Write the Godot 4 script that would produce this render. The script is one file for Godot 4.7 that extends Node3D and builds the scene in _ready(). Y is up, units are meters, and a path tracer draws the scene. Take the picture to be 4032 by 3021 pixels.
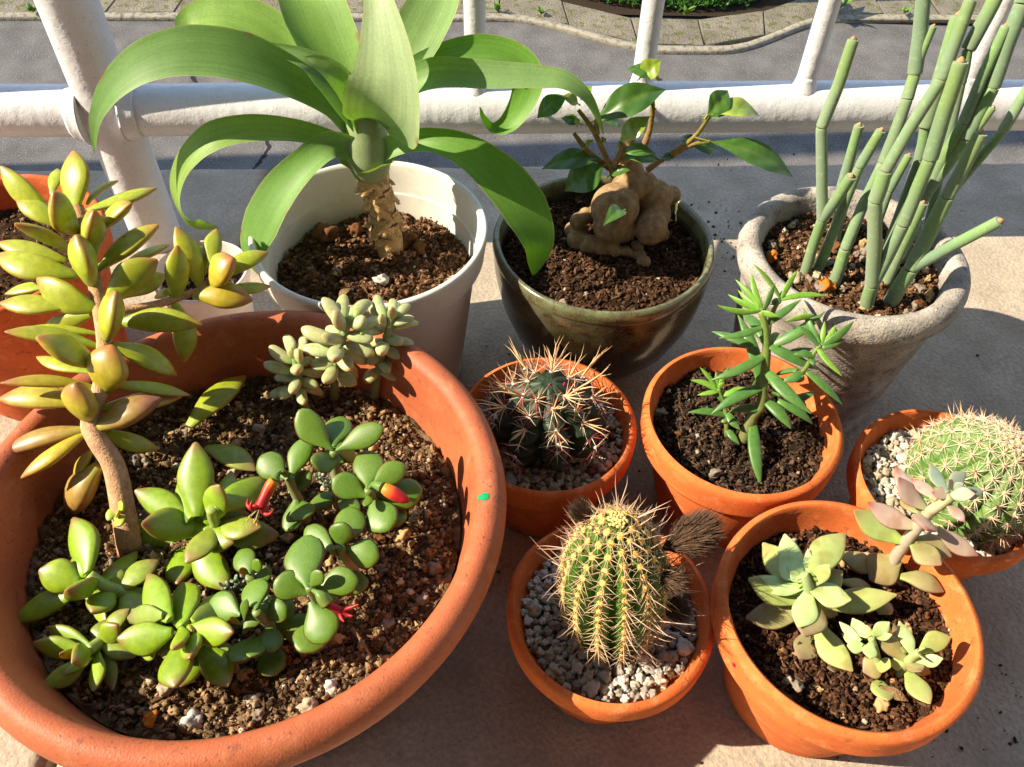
extends Node3D
# A sunny balcony corner: potted succulents and cacti in front of a white pipe railing, the street below.
# All places and sizes are in metres (tables in tenths of a millimetre, relative to each plant's base).

var rng := RandomNumberGenerator.new()
var taken := {}
var M := {}
var wob := FastNoiseLite.new()

# ------------------------------------------------------------------ nodes
func numbered(called: String, parent: Node) -> String:
	var key := str(parent.get_instance_id()) + called
	var n: int = taken.get(key, 0)
	taken[key] = n + 1
	return called if n == 0 else "%s_%03d" % [called, n]

func tag(o: Node, label: String, category: String, group := "") -> Node:
	o.set_meta("label", label)
	o.set_meta("category", category)
	if group != "":
		o.set_meta("group", group)
	return o

func thing(called: String, at: Vector3, label: String, category: String, group := "") -> Node3D:
	var o := Node3D.new()
	o.name = numbered(called, self)
	o.position = at
	add_child(o, true)
	tag(o, label, category, group)
	return o

func put(called: String, mesh: Mesh, m: Material, parent: Node = self, at := Transform3D.IDENTITY, kind := "") -> MeshInstance3D:
	var o := MeshInstance3D.new()
	o.name = numbered(called, parent)
	o.mesh = mesh
	o.material_override = m
	o.transform = at
	parent.add_child(o, true)
	if kind != "":
		o.set_meta("kind", kind)
	return o

# ------------------------------------------------------------------ shapes
# a shape is {v: points, c: colours, i: corners}; build() makes it a mesh with smooth normals
func shape() -> Dictionary:
	return {"v": PackedVector3Array(), "c": PackedColorArray(), "i": PackedInt32Array()}

func skin(s: Dictionary, rings: Array, cols: Array, wrap := true, cap0 := true, cap1 := true) -> void:
	var v: PackedVector3Array = s.v
	var c: PackedColorArray = s.c
	var ix: PackedInt32Array = s.i
	var n: int = rings[0].size()
	var base := v.size()
	var vol := 0.0
	for r in rings.size():
		v.append_array(rings[r])
		if cols[r] is Color:
			for k in n:
				c.append(cols[r])
		else:
			c.append_array(cols[r])
	var start := ix.size()
	var last := n if wrap else n - 1
	for r in rings.size() - 1:
		for k in last:
			var a := base + r * n + k
			var b := base + r * n + (k + 1) % n
			ix.append_array([a, b, a + n, b, b + n, a + n])
	if wrap:
		for e in 2:
			if (e == 0 and not cap0) or (e == 1 and not cap1):
				continue
			var f := base if e == 0 else base + (rings.size() - 1) * n
			var mid := Vector3.ZERO
			for k in n:
				mid += v[f + k]
			v.append(mid / n)
			c.append(c[f])
			for k in n:
				if e == 0:
					ix.append_array([v.size() - 1, f + (k + 1) % n, f + k])
				else:
					ix.append_array([v.size() - 1, f + k, f + (k + 1) % n])
		for t in range(start, ix.size(), 3):
			vol += v[ix[t]].dot(v[ix[t + 1]].cross(v[ix[t + 2]]))
		if vol > 0.0:
			for t in range(start, ix.size(), 3):
				var q := ix[t + 1]
				ix[t + 1] = ix[t + 2]
				ix[t + 2] = q
	s.v = v
	s.c = c
	s.i = ix

func build(s: Dictionary) -> ArrayMesh:
	var v: PackedVector3Array = s.v
	var ix: PackedInt32Array = s.i
	var nr := PackedVector3Array()
	nr.resize(v.size())
	for t in range(0, ix.size(), 3):
		var a := ix[t]
		var b := ix[t + 1]
		var d := ix[t + 2]
		var f := (v[d] - v[a]).cross(v[b] - v[a])
		nr[a] += f
		nr[b] += f
		nr[d] += f
	for k in nr.size():
		nr[k] = nr[k].normalized() if nr[k].length_squared() > 0.0 else Vector3.UP
	var arr := []
	arr.resize(Mesh.ARRAY_MAX)
	arr[Mesh.ARRAY_VERTEX] = v
	arr[Mesh.ARRAY_NORMAL] = nr
	arr[Mesh.ARRAY_COLOR] = s.c
	arr[Mesh.ARRAY_INDEX] = ix
	var m := ArrayMesh.new()
	m.add_surface_from_arrays(Mesh.PRIMITIVE_TRIANGLES, arr)
	return m

# a turned pot: [radius, height] pairs from the outside bottom over the lip to the inside floor; a pair given twice is a hard edge
func lathe(profile: Array, n := 96, wobble := 0.0, seed_ := 0.0, col := Color.WHITE, capped := true) -> Dictionary:
	var s := shape()
	var rings := []
	var cols := []
	for p in profile:
		var ring := PackedVector3Array()
		for k in n:
			var a := TAU * k / n
			var d := Vector3(cos(a), 0, sin(a))
			var w := 0.0 if wobble == 0.0 else wobble * wob.get_noise_3d(d.x * 60 + seed_, p[1] * 900, d.z * 60)
			ring.append(d * (p[0] + w) + Vector3.UP * (p[1] + w * 0.6))
		rings.append(ring)
		cols.append(col)
	skin(s, rings, cols, true, capped, capped)
	return s

func smooth_path(pts: Array, per := 5) -> Array:
	var out := []
	for k in pts.size() - 1:
		var a: Vector3 = pts[maxi(k - 1, 0)]
		var b: Vector3 = pts[k]
		var c: Vector3 = pts[k + 1]
		var d: Vector3 = pts[mini(k + 2, pts.size() - 1)]
		for j in per:
			out.append(b.cubic_interpolate(c, a, d, float(j) / per))
	out.append(pts[-1])
	return out

func along(vals: Array, t: float) -> float:
	var x := clampf(t, 0, 1) * (vals.size() - 1)
	var k := mini(int(x), vals.size() - 2)
	return lerpf(vals[k], vals[k + 1], x - k)

# a tube along points; radii are spread evenly over its length
func tube(s: Dictionary, pts: Array, radii: Array, cols: Array, m := 10, rough := 0.0, seed_ := 0.0) -> void:
	var rings := []
	var cc := []
	var side := Vector3.ZERO
	for k in pts.size():
		var d: Vector3 = (pts[mini(k + 1, pts.size() - 1)] - pts[maxi(k - 1, 0)]).normalized()
		if k == 0:
			side = d.cross(Vector3(0.3, 0.2, 1)).normalized()
		side = (side - d * side.dot(d)).normalized()
		var up := d.cross(side)
		var t := float(k) / (pts.size() - 1)
		var r := along(radii, t)
		var ring := PackedVector3Array()
		for j in m:
			var a := TAU * j / m
			var rr := r
			if rough > 0:
				var p: Vector3 = pts[k]
				rr *= 1.0 + rough * wob.get_noise_3d(p.x * 9000 / 10 + cos(a) * 22 + seed_, p.y * 900 + sin(a) * 22, p.z * 900)
			ring.append(pts[k] + (side * cos(a) + up * sin(a)) * rr)
		rings.append(ring)
		var x := t * (cols.size() - 1)
		var q := mini(int(x), maxi(cols.size() - 2, 0))
		cc.append(cols[0] if cols.size() == 1 else cols[q].lerp(cols[q + 1], x - q))
	skin(s, rings, cc)

const PROFILE := {
	"sedum": [0.3, 0.42, 0.58, 0.75, 0.89, 0.98, 1.0, 0.95, 0.84, 0.66, 0.4, 0.06],
	"round": [0.12, 0.2, 0.36, 0.56, 0.75, 0.9, 0.99, 1.0, 0.95, 0.84, 0.62, 0.12],
	"bean": [0.4, 0.62, 0.78, 0.9, 0.97, 1.0, 1.0, 0.98, 0.93, 0.82, 0.62, 0.14],
	"needle": [0.55, 0.72, 0.86, 0.96, 1.0, 1.0, 0.96, 0.87, 0.72, 0.53, 0.3, 0.03],
	"ghost": [0.3, 0.42, 0.56, 0.72, 0.87, 0.97, 1.0, 0.95, 0.83, 0.62, 0.35, 0.03],
	"ficus": [0.03, 0.22, 0.5, 0.75, 0.92, 1.0, 0.99, 0.9, 0.73, 0.5, 0.24, 0.02],
}

# one leaf: a lens-shaped body from base to tip, flatter above; colours base, middle, tip, margin
func leaf(s: Dictionary, p0: Vector3, p1: Vector3, width: float, thick: float, axis: Vector3, bend: float, prof: String, cb: Color, cm: Color, ct: Color, ce: Color, tip_from := 0.72, m := 12) -> void:
	var dir := (p1 - p0).normalized()
	var ln := p0.distance_to(p1)
	var nrm := axis - dir * axis.dot(dir)
	if nrm.length() < 0.12:
		nrm = Vector3(0.2, 0.5, 0.8) - dir * dir.dot(Vector3(0.2, 0.5, 0.8))
	nrm = nrm.normalized()
	var side := dir.cross(nrm)
	var n := 15
	var rings := []
	var cols := []
	var sk := rng.randf_range(-0.07, 0.07)
	var off := rng.randf() * 5000.0
	var keel := 0.45 if prof == "sedum" else 0.0
	for k in n:
		var t := float(k) / (n - 1)
		t = 1.0 - pow(1.0 - t, 1.45)
		var hw := along(PROFILE[prof], t)
		if t > 0.97:
			hw = along(PROFILE[prof], 0.97) * sqrt(maxf(0.0, 1.0 - pow((t - 0.97) / 0.03, 2))) * 0.95 + 0.02
		var w := width * 0.5 * hw * (1.0 + 0.06 * wob.get_noise_2d(t * 140, off))
		var h := thick * width * 0.5 * pow(hw, 0.75)
		var mid := p0 + dir * (ln * t) + nrm * (bend * ln * 4.0 * t * (1.0 - t)) + side * (sk * ln * sin(PI * t))
		var ring := PackedVector3Array()
		var cc := PackedColorArray()
		var body := cb.lerp(cm, smoothstep(0.0, 0.35, t)).lerp(ct, smoothstep(tip_from, 1.0, t))
		for j in m:
			var a := TAU * j / m
			var x := cos(a)
			var y := sin(a)
			# the underside of a fat pointed leaf is keeled like a boat
			var low := lerpf(y, -1.12 * (1.0 - absf(x)), keel)
			ring.append(mid + side * (w * x) + nrm * (h * (y * 0.62 if y > 0.0 else low) * (1.0 + 0.08 * wob.get_noise_3d(t * 160, x * 60, off))))
			cc.append(body.lerp(ce, smoothstep(0.86, 1.0, absf(x)) * smoothstep(0.1, 0.5, t)))
		rings.append(ring)
		cols.append(cc)
	skin(s, rings, cols)

func lump(seed_: int, amount := 0.35, fine := 1) -> Dictionary:
	# an uneven round stone of radius about 1
	var s := shape()
	var g := (1.0 + sqrt(5.0)) / 2.0
	var v := PackedVector3Array()
	for p in [[-1, g, 0], [1, g, 0], [-1, -g, 0], [1, -g, 0], [0, -1, g], [0, 1, g], [0, -1, -g], [0, 1, -g], [g, 0, -1], [g, 0, 1], [-g, 0, -1], [-g, 0, 1]]:
		v.append(Vector3(p[0], p[1], p[2]).normalized())
	var ix := PackedInt32Array([0, 11, 5, 0, 5, 1, 0, 1, 7, 0, 7, 10, 0, 10, 11, 1, 5, 9, 5, 11, 4, 11, 10, 2, 10, 7, 6, 7, 1, 8, 3, 9, 4, 3, 4, 2, 3, 2, 6, 3, 6, 8, 3, 8, 9, 4, 9, 5, 2, 4, 11, 6, 2, 10, 8, 6, 7, 9, 8, 1])
	for step in fine:
		var mids := {}
		var nx := PackedInt32Array()
		for t in range(0, ix.size(), 3):
			var e := []
			for k in 3:
				var a := ix[t + k]
				var b := ix[t + (k + 1) % 3]
				var key := mini(a, b) * 100000 + maxi(a, b)
				if not mids.has(key):
					mids[key] = v.size()
					v.append((v[a] + v[b]).normalized())
				e.append(mids[key])
			nx.append_array([ix[t], e[0], e[2], ix[t + 1], e[1], e[0], ix[t + 2], e[2], e[1], e[0], e[1], e[2]])
		ix = nx
	var f := FastNoiseLite.new()
	f.seed = seed_
	f.frequency = 0.9
	f.fractal_octaves = 3
	for k in v.size():
		var q := v[k]
		v[k] = q * (1.0 + amount * f.get_noise_3d(q.x, q.y, q.z) * 1.6)
		s.c.append(Color.WHITE)
	for t in range(0, ix.size(), 3):
		var b := ix[t + 1]
		ix[t + 1] = ix[t + 2]
		ix[t + 2] = b
	s.v = v
	s.i = ix
	return s

func box(s: Dictionary, at: Transform3D, size: Vector3, bevel := 0.0, col := Color.WHITE) -> void:
	# rounded-edge box as stacked rings with a chamfer
	var b := minf(bevel, minf(size.x, minf(size.y, size.z)) * 0.45)
	var rings := []
	for lv in [[-size.y / 2, b], [-size.y / 2 + b, 0.0], [size.y / 2 - b, 0.0], [size.y / 2, b]]:
		var hx: float = size.x / 2 - lv[1]
		var hz: float = size.z / 2 - lv[1]
		var ring := PackedVector3Array()
		for q in [[-1, -1, 1, 0], [-1, -1, 0, 1], [-1, 1, 0, -1], [-1, 1, 1, 0], [1, 1, -1, 0], [1, 1, 0, -1], [1, -1, 0, 1], [1, -1, -1, 0]]:
			ring.append(at * Vector3(q[0] * hx + q[2] * b * 0.6, lv[0], q[1] * hz + q[3] * b * 0.6))
		ring.append(ring[0])
		ring.remove_at(8)
		rings.append(ring)
		rings.append(ring)
	skin(s, rings, [col, col, col, col, col, col, col, col])

# ------------------------------------------------------------------ textures and materials
func grain(seed_: int, freq: float, oct := 4, size := 512, kind := FastNoiseLite.TYPE_SIMPLEX_SMOOTH) -> PackedByteArray:
	var f := FastNoiseLite.new()
	f.noise_type = kind
	f.seed = seed_
	f.frequency = freq
	f.fractal_octaves = oct
	var im := f.get_seamless_image(size, size)
	im.convert(Image.FORMAT_L8)
	return im.get_data()

func picture(size: int, pixel: Callable) -> ImageTexture:
	var d := PackedByteArray()
	d.resize(size * size * 3)
	for k in size * size:
		var c: Color = pixel.call(k)
		d[k * 3] = clampi(int(c.r * 255), 0, 255)
		d[k * 3 + 1] = clampi(int(c.g * 255), 0, 255)
		d[k * 3 + 2] = clampi(int(c.b * 255), 0, 255)
	var im := Image.create_from_data(size, size, false, Image.FORMAT_RGB8, d)
	im.generate_mipmaps()
	return ImageTexture.create_from_image(im)

func relief(b: PackedByteArray, size: int, strength: float) -> ImageTexture:
	var im := Image.create_from_data(size, size, false, Image.FORMAT_L8, b)
	im.bump_map_to_normal_map(strength)
	return ImageTexture.create_from_image(im)

func mat(rough: float, tint := Color.WHITE, tex: Texture2D = null, nrm: Texture2D = null, nscale := 1.0, per_metre := 10.0, spec := 0.5) -> StandardMaterial3D:
	var m := StandardMaterial3D.new()
	m.albedo_color = tint
	m.roughness = rough
	m.metallic_specular = spec
	m.vertex_color_use_as_albedo = true
	m.cull_mode = BaseMaterial3D.CULL_DISABLED
	m.uv1_triplanar = true
	m.uv1_scale = Vector3.ONE * per_metre
	if tex:
		m.albedo_texture = tex
	if nrm:
		m.normal_enabled = true
		m.normal_texture = nrm
		m.normal_scale = nscale
	return m

func mix3(b: float, x: Color, y: Color) -> Color:
	return x.lerp(y, clampf(b, 0, 1))

func make_materials() -> void:
	var big := grain(1, 0.006, 5)
	var mid := grain(2, 0.02, 4)
	var fine := grain(3, 0.09, 3)
	var dots := grain(4, 0.16, 1)
	var cell := grain(5, 0.035, 2, 512, FastNoiseLite.TYPE_CELLULAR)
	var vfine := grain(6, 0.3, 2)
	var n_fine := relief(vfine, 512, 3.0)
	var n_mid := relief(mid, 512, 4.0)
	var n_big := relief(big, 512, 8.0)
	var n_grit := relief(fine, 512, 6.0)
	# fired clay: soft patches, pale scuffs where lime has come through, small dark specks
	var clay := func(base: Color, bloom: Color, stain: Color) -> ImageTexture:
		return picture(512, func(k):
			var c := base * (0.86 + 0.2 * big[k] / 255.0) * (0.95 + 0.09 * fine[k] / 255.0)
			c = mix3((mid[k] - 150) / 110.0, c, bloom)
			c = mix3((mid[511 * 512 - (k / 512) * 512 + k % 512] - 196) / 30.0, c, stain)
			c = mix3((vfine[k] - 226) / 16.0, c, bloom)
			return mix3((dots[k] - 218) / 20.0, c, stain * 0.7))
	M.clay = mat(0.82, Color(1, 1, 1), clay.call(Color(0.83, 0.43, 0.215), Color(0.87, 0.58, 0.40), Color(0.60, 0.31, 0.17)), n_fine, 0.3, 7.0, 0.3)
	M.clay_dark = mat(0.58, Color(1, 1, 1), clay.call(Color(0.68, 0.365, 0.225), Color(0.74, 0.475, 0.33), Color(0.52, 0.275, 0.17)), n_fine, 0.2, 4.5, 0.4)
	M.clay_old = mat(0.8, Color(1, 1, 1), clay.call(Color(0.78, 0.38, 0.20), Color(0.82, 0.5, 0.32), Color(0.42, 0.22, 0.13)), n_fine, 0.25, 7.0, 0.3)
	var plastic := picture(512, func(k): return mix3((mid[k] - 150) / 160.0, Color(1, 1, 1), Color(0.9, 0.87, 0.82)) * (0.97 + 0.04 * fine[k] / 255.0))
	M.plastic = mat(0.42, Color(0.82, 0.805, 0.76), plastic, n_mid, 0.05, 5.0, 0.5)
	M.plastic_pink = mat(0.5, Color(0.84, 0.79, 0.77), plastic, n_mid, 0.05, 5.0, 0.5)
	# celadon and iron glaze running over dark stoneware
	var glaze := picture(512, func(k):
		var c := mix3(big[k] / 255.0 * 1.6 - 0.3, Color(0.62, 0.55, 0.42), Color(0.9, 0.88, 0.72))
		c = mix3((mid[k] - 140) / 70.0, c, Color(0.6, 0.42, 0.28))
		c = mix3((fine[k] - 165) / 50.0, c, Color(0.95, 0.93, 0.8))
		return mix3((dots[k] - 205) / 20.0, c, Color(1, 1, 0.9)))
	M.glaze = mat(0.17, Color(1, 1, 1), glaze, n_mid, 0.16, 7.0, 0.6)
	M.glaze_lip = mat(0.22, Color(0.5, 0.54, 0.48), glaze, n_mid, 0.2, 9.0, 0.6)
	# mossy old concrete pot: pale lime wash, blue-grey smears, black pits
	var lime := picture(512, func(k):
		var c := mix3(big[k] / 255.0 * 1.5 - 0.25, Color(0.54, 0.515, 0.48), Color(0.73, 0.70, 0.65))
		c = mix3((mid[k] - 150) / 55.0, c, Color(0.45, 0.455, 0.46))
		c = c * (0.9 + 0.16 * fine[k] / 255.0)
		return mix3((dots[k] - 205) / 12.0, c, Color(0.16, 0.15, 0.14)))
	M.lime = mat(0.92, Color(1, 1, 1), lime, n_grit, 0.35, 8.0, 0.2)
	var conc := picture(512, func(k):
		var c := mix3(big[k] / 255.0, Color(0.60, 0.555, 0.485), Color(0.70, 0.65, 0.575))
		c = c * (0.9 + 0.17 * fine[k] / 255.0)
		c = mix3((mid[k] - 168) / 60.0, c, Color(0.58, 0.55, 0.5))
		c = mix3((46 - dots[k]) / 40.0, c, Color(0.5, 0.46, 0.42))
		return mix3((vfine[k] - 188) / 50.0, c, Color(0.45, 0.42, 0.38)))
	M.floor = mat(0.9, Color(1, 1, 1), conc, n_grit, 0.22, 4.5, 0.25)
	var tar := picture(512, func(k):
		var c := mix3(big[k] / 255.0, Color(0.36, 0.35, 0.34), Color(0.46, 0.45, 0.435))
		c = c * (0.62 + 0.66 * vfine[k] / 255.0)
		return mix3((dots[k] - 195) / 30.0, c, Color(0.53, 0.515, 0.5)))
	M.road = mat(0.95, Color(1, 1, 1), tar, n_fine, 1.0, 1.3, 0.2)
	var slabs := picture(512, func(k):
		var c := mix3(big[k] / 255.0, Color(0.42, 0.395, 0.345), Color(0.53, 0.5, 0.435))
		c = c * (0.78 + 0.36 * fine[k] / 255.0)
		return mix3((mid[k] - 150) / 40.0, c, Color(0.36, 0.37, 0.22)))
	var pale := picture(512, func(k): return mix3((mid[k] - 120) / 90.0, Color(0.6, 0.575, 0.51), Color(0.42, 0.4, 0.32)) * (0.8 + 0.3 * fine[k] / 255.0))
	M.kerb = mat(0.95, Color(1, 1, 1), slabs, n_grit, 0.6, 1.6, 0.2)
	M.kerb_lip = mat(0.95, Color(1, 1, 1), pale, n_grit, 0.6, 2.4, 0.2)
	var paint := picture(512, func(k):
		var c := Color(0.80, 0.805, 0.81) * (0.96 + 0.05 * mid[k] / 255.0)
		c = mix3((cell[k] - 215) / 30.0, c, Color(0.72, 0.69, 0.65))
		return mix3((dots[k] - 231) / 8.0, c, Color(0.46, 0.36, 0.28)))
	var bumps := PackedByteArray()
	bumps.resize(512 * 512)
	for k in bumps.size():
		bumps[k] = clampi(int(mid[k] * 0.6 + big[k] * 0.3 + maxf(0, dots[k] - 200) * 1.2), 0, 255)
	M.paint = mat(0.38, Color(1, 1, 1), paint, relief(bumps, 512, 7.0), 0.5, 6.0, 0.5)
	# soils are coloured by their own lumps; the texture only adds crumb-sized grain
	var peat := picture(512, func(k): return Color(1, 1, 1) * (0.55 + 0.75 * vfine[k] / 255.0) * (0.8 + 0.3 * fine[k] / 255.0))
	M.soil = mat(1.0, Color(1, 1, 1), peat, n_fine, 1.2, 14.0, 0.12)
	M.crumb = mat(1.0, Color(1, 1, 1), null, null, 1.0, 10.0, 0.12)
	var pumice := picture(512, func(k):
		var c := Color(1, 1, 1) * (0.82 + 0.24 * fine[k] / 255.0)
		return mix3((dots[k] - 172) / 22.0, c, Color(0.3, 0.27, 0.23)))
	M.pumice = []
	for c in [Color(0.80, 0.77, 0.70), Color(0.74, 0.68, 0.58), Color(0.84, 0.82, 0.78), Color(0.66, 0.63, 0.58), Color(0.78, 0.66, 0.46)]:
		M.pumice.append(mat(0.95, c, pumice, n_grit, 0.7, 28.0, 0.2))
	M.brown_stone = mat(0.9, Color(0.47, 0.32, 0.2), pumice, n_grit, 0.7, 28.0, 0.2)
	M.orange_stone = mat(0.9, Color(0.82, 0.5, 0.2), pumice, n_grit, 0.7, 28.0, 0.2)
	M.grey_stone = mat(0.9, Color(0.6, 0.55, 0.49), pumice, n_grit, 0.7, 28.0, 0.2)
	# leaves: green and blush come with the leaf, the texture adds cell mottling and dust
	var mott := picture(512, func(k):
		var c := Color(1, 1, 1) * (0.8 + 0.22 * mid[k] / 255.0) * (0.92 + 0.1 * fine[k] / 255.0)
		c = mix3((cell[k] - 222) / 20.0, c, Color(1, 1, 0.97))
		return mix3((dots[k] - 228) / 8.0, c, Color(0.6, 0.47, 0.36)))
	M.leaf = mat(0.42, Color(1, 1, 1), mott, n_mid, 0.06, 16.0, 0.5)
	var pores := picture(512, func(k): return mix3((vfine[k] - 190) / 30.0, mix3((60 - dots[k]) / 30.0, Color(0.85, 0.85, 0.85) * (0.88 + 0.12 * mid[k] / 255.0), Color(0.5, 0.5, 0.42)), Color(1, 1, 1)))
	M.jade = mat(0.44, Color(1, 1, 1), pores, n_fine, 0.22, 16.0, 0.5)
	M.bean = mat(0.4, Color(1, 1, 1), mott, n_mid, 0.05, 18.0, 0.45)
	M.needle = mat(0.42, Color(1, 1, 1), mott, n_mid, 0.06, 18.0, 0.45)
	var bloom := picture(512, func(k):
		var c := Color(1, 1, 1) * (0.9 + 0.12 * mid[k] / 255.0)
		c = mix3((big[k] - 150) / 60.0, c, Color(0.86, 0.8, 0.74))
		return mix3((cell[k] - 190) / 40.0, c, Color(0.96, 0.95, 0.96)))
	M.ghost = mat(0.5, Color(1, 1, 1), bloom, n_mid, 0.1, 14.0, 0.4)
	for key in ["leaf", "jade", "bean", "needle", "ghost"]:
		M[key].subsurf_scatter_enabled = true
		M[key].subsurf_scatter_strength = 0.12
	M.ficus = mat(0.34, Color(1, 1, 1), mott, n_mid, 0.1, 16.0, 0.5)
	M.ficus.backlight_enabled = true
	M.ficus.backlight = Color(0.55, 0.62, 0.2)
	var veins := picture(512, func(k):
		var c := Color(1, 1, 1) * (0.86 + 0.12 * fine[k] / 255.0) * (0.9 + 0.12 * big[k] / 255.0)
		return mix3((dots[k] - 226) / 6.0, c, Color(0.86, 0.72, 0.5)))
	M.agave = mat(0.52, Color(1, 1, 1), veins, n_mid, 0.06, 9.0, 0.4)
	M.agave.backlight_enabled = true
	M.agave.backlight = Color(0.7, 0.85, 0.2)
	var fuzz := picture(512, func(k):
		var c := Color(1, 1, 1) * (0.7 + 0.28 * vfine[k] / 255.0)
		return mix3((mid[k] - 165) / 60.0, c, Color(1, 1, 1)))
	M.rod = mat(0.9, Color(1, 1, 1), fuzz, n_fine, 0.5, 16.0, 0.2)
	M.rod.rim_enabled = true
	M.rod.rim = 0.5
	M.rod.rim_tint = 0.4
	var bark := picture(512, func(k):
		var c := mix3(mid[k] / 255.0, Color(0.62, 0.55, 0.45), Color(0.92, 0.84, 0.72))
		return c * (0.82 + 0.3 * fine[k] / 255.0))
	M.bark = mat(0.9, Color(1, 1, 1), bark, n_grit, 0.6, 14.0, 0.2)
	var paper := picture(512, func(k): return mix3(mid[k] / 255.0, Color(0.72, 0.62, 0.48), Color(0.98, 0.92, 0.8)) * (0.75 + 0.3 * fine[k] / 255.0))
	M.husk = mat(0.95, Color(1, 1, 1), paper, n_grit, 0.8, 12.0, 0.15)
	M.cactus = mat(0.5, Color(1, 1, 1), mott, n_mid, 0.12, 14.0, 0.4)
	M.spine = mat(0.6, Color(1, 1, 1), null, null, 1.0, 10.0, 0.3)
	M.hair = mat(0.95, Color(1, 1, 1), null, null, 1.0, 10.0, 0.1)
	M.petal = mat(0.45, Color(1, 1, 1), mott, null, 1.0, 20.0, 0.4)
	M.stain = mat(0.6, Color(1, 1, 1), null, null, 1.0, 10.0, 0.3)

# ------------------------------------------------------------------ soils and gravels
var crumb_meshes := []
var stone_meshes := []

func scatter(called: String, parent: Node, mesh: Mesh, m: Material, places: Array, tints: Array) -> void:
	var mm := MultiMesh.new()
	mm.transform_format = MultiMesh.TRANSFORM_3D
	mm.use_colors = true
	mm.mesh = mesh
	mm.instance_count = places.size()
	for k in places.size():
		mm.set_instance_transform(k, places[k])
		mm.set_instance_color(k, tints[k])
	var o := MultiMeshInstance3D.new()
	o.name = numbered(called, parent)
	o.multimesh = mm
	o.material_override = m
	parent.add_child(o, true)
	o.set_meta("kind", "stuff")

func spin() -> Basis:
	return Basis(Vector3(rng.randf_range(-1, 1), rng.randf_range(-1, 1), rng.randf_range(-1, 1)).normalized(), rng.randf() * TAU)

# loose potting soil filling a pot: a lumpy bed, crumbs, bark chips and grit lying on it, and larger pebbles as pieces
func soil(at: Vector3, radius: float, label: String, dark: Color, light: Color, seed_: int, crumbs: int, grit: int, pebbles: int, lumps := 1.0, dome := 0.0) -> Node3D:
	var root := thing("potting_soil", at, label, "soil")
	var f := FastNoiseLite.new()
	f.seed = seed_
	f.frequency = 1.0
	var high := func(x: float, z: float) -> float:
		var r := sqrt(x * x + z * z) / radius
		return lumps * (0.0034 * f.get_noise_2d(x * 45, z * 45) + 0.0026 * f.get_noise_2d(x * 150 + 9, z * 150) + 0.0015 * f.get_noise_2d(x * 420, z * 420 + 5)) + dome * (1 - r * r)
	var n := int(radius / 0.0011)
	var s := shape()
	var rows := []
	var cols := []
	for a in n + 1:
		var row := PackedVector3Array()
		var cc := PackedColorArray()
		for b in n + 1:
			# square to disc, so that the bed ends in a round edge
			var u := 2.0 * a / n - 1
			var w := 2.0 * b / n - 1
			var x := u * sqrt(1 - w * w / 2) * radius
			var z := w * sqrt(1 - u * u / 2) * radius
			row.append(Vector3(x, high.call(x, z), z))
			var t := 0.5 + 0.9 * f.get_noise_2d(x * 60 + 40, z * 60) + 0.5 * f.get_noise_2d(x * 300 + 40, z * 300)
			cc.append(dark.lerp(light, clampf(t, 0, 1)))
		rows.append(row)
		cols.append(cc)
	skin(s, rows, cols, false)
	var bed := put("soil_bed", build(s), M.soil, root, Transform3D.IDENTITY, "stuff")
	bed.set_meta("kind", "stuff")
	for kind in 3:
		var places := []
		var tints := []
		var count: int = [crumbs, grit, crumbs / 9][kind]
		for k in count:
			var r := radius * 0.97 * sqrt(rng.randf())
			var a := rng.randf() * TAU
			var x := r * cos(a)
			var z := r * sin(a)
			var size := 0.00035 + 0.0015 * pow(rng.randf(), 3.6)
			var tint := dark.lerp(light, rng.randf() * 1.25) * rng.randf_range(0.7, 1.25)
			var sc := Vector3(size * rng.randf_range(0.8, 1.7), size * rng.randf_range(0.6, 1), size * rng.randf_range(0.6, 1.2))
			if kind == 1:
				size = 0.0005 + 0.0012 * pow(rng.randf(), 2.0)
				sc = Vector3(size, size, size) * rng.randf_range(0.9, 1.3)
				tint = [Color(0.4, 0.31, 0.2), Color(0.5, 0.43, 0.33), Color(0.34, 0.2, 0.09), Color(0.22, 0.16, 0.1), Color(0.2, 0.13, 0.08)][rng.randi() % 5] * rng.randf_range(0.6, 1.1)
			elif kind == 2:
				sc = Vector3(rng.randf_range(0.0018, 0.0042), 0.0006, rng.randf_range(0.0005, 0.0009))
				tint = dark.lerp(Color(0.16, 0.085, 0.045), rng.randf()) * rng.randf_range(0.7, 1.3)
			places.append(Transform3D(spin() * Basis.from_scale(sc) if kind < 2 else Basis(Vector3.UP, rng.randf() * TAU) * Basis(Vector3.BACK, rng.randf_range(-0.4, 0.4)) * Basis.from_scale(sc), Vector3(x, high.call(x, z) + size * 0.25, z)))
			tints.append(tint)
		if count > 0:
			scatter(["soil_crumbs", "soil_grit", "bark_chips"][kind], root, crumb_meshes[kind], M.crumb, places, tints)
	for k in pebbles:
		var r := radius * 0.92 * sqrt(rng.randf())
		var a := rng.randf() * TAU
		var size := rng.randf_range(0.002, 0.0045)
		var which: Material = [M.pumice[1], M.grey_stone, M.pumice[4], M.brown_stone, M.grey_stone][rng.randi() % 5]
		put("pebble", stone_meshes[rng.randi() % 6], which, root, Transform3D(spin() * Basis.from_scale(Vector3(1, rng.randf_range(0.65, 0.9), rng.randf_range(0.75, 1)) * size), Vector3(r * cos(a), high.call(r * cos(a), r * sin(a)) + size * 0.35, r * sin(a))))
	root.set_meta("kind", "stuff")
	return root

func pebble(root: Node3D, world: Vector3, size: float, m: Material) -> void:
	put("pebble", stone_meshes[rng.randi() % 6], m, root, Transform3D(spin() * Basis.from_scale(Vector3(1, 0.8, 0.9) * size), world - root.position))

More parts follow.
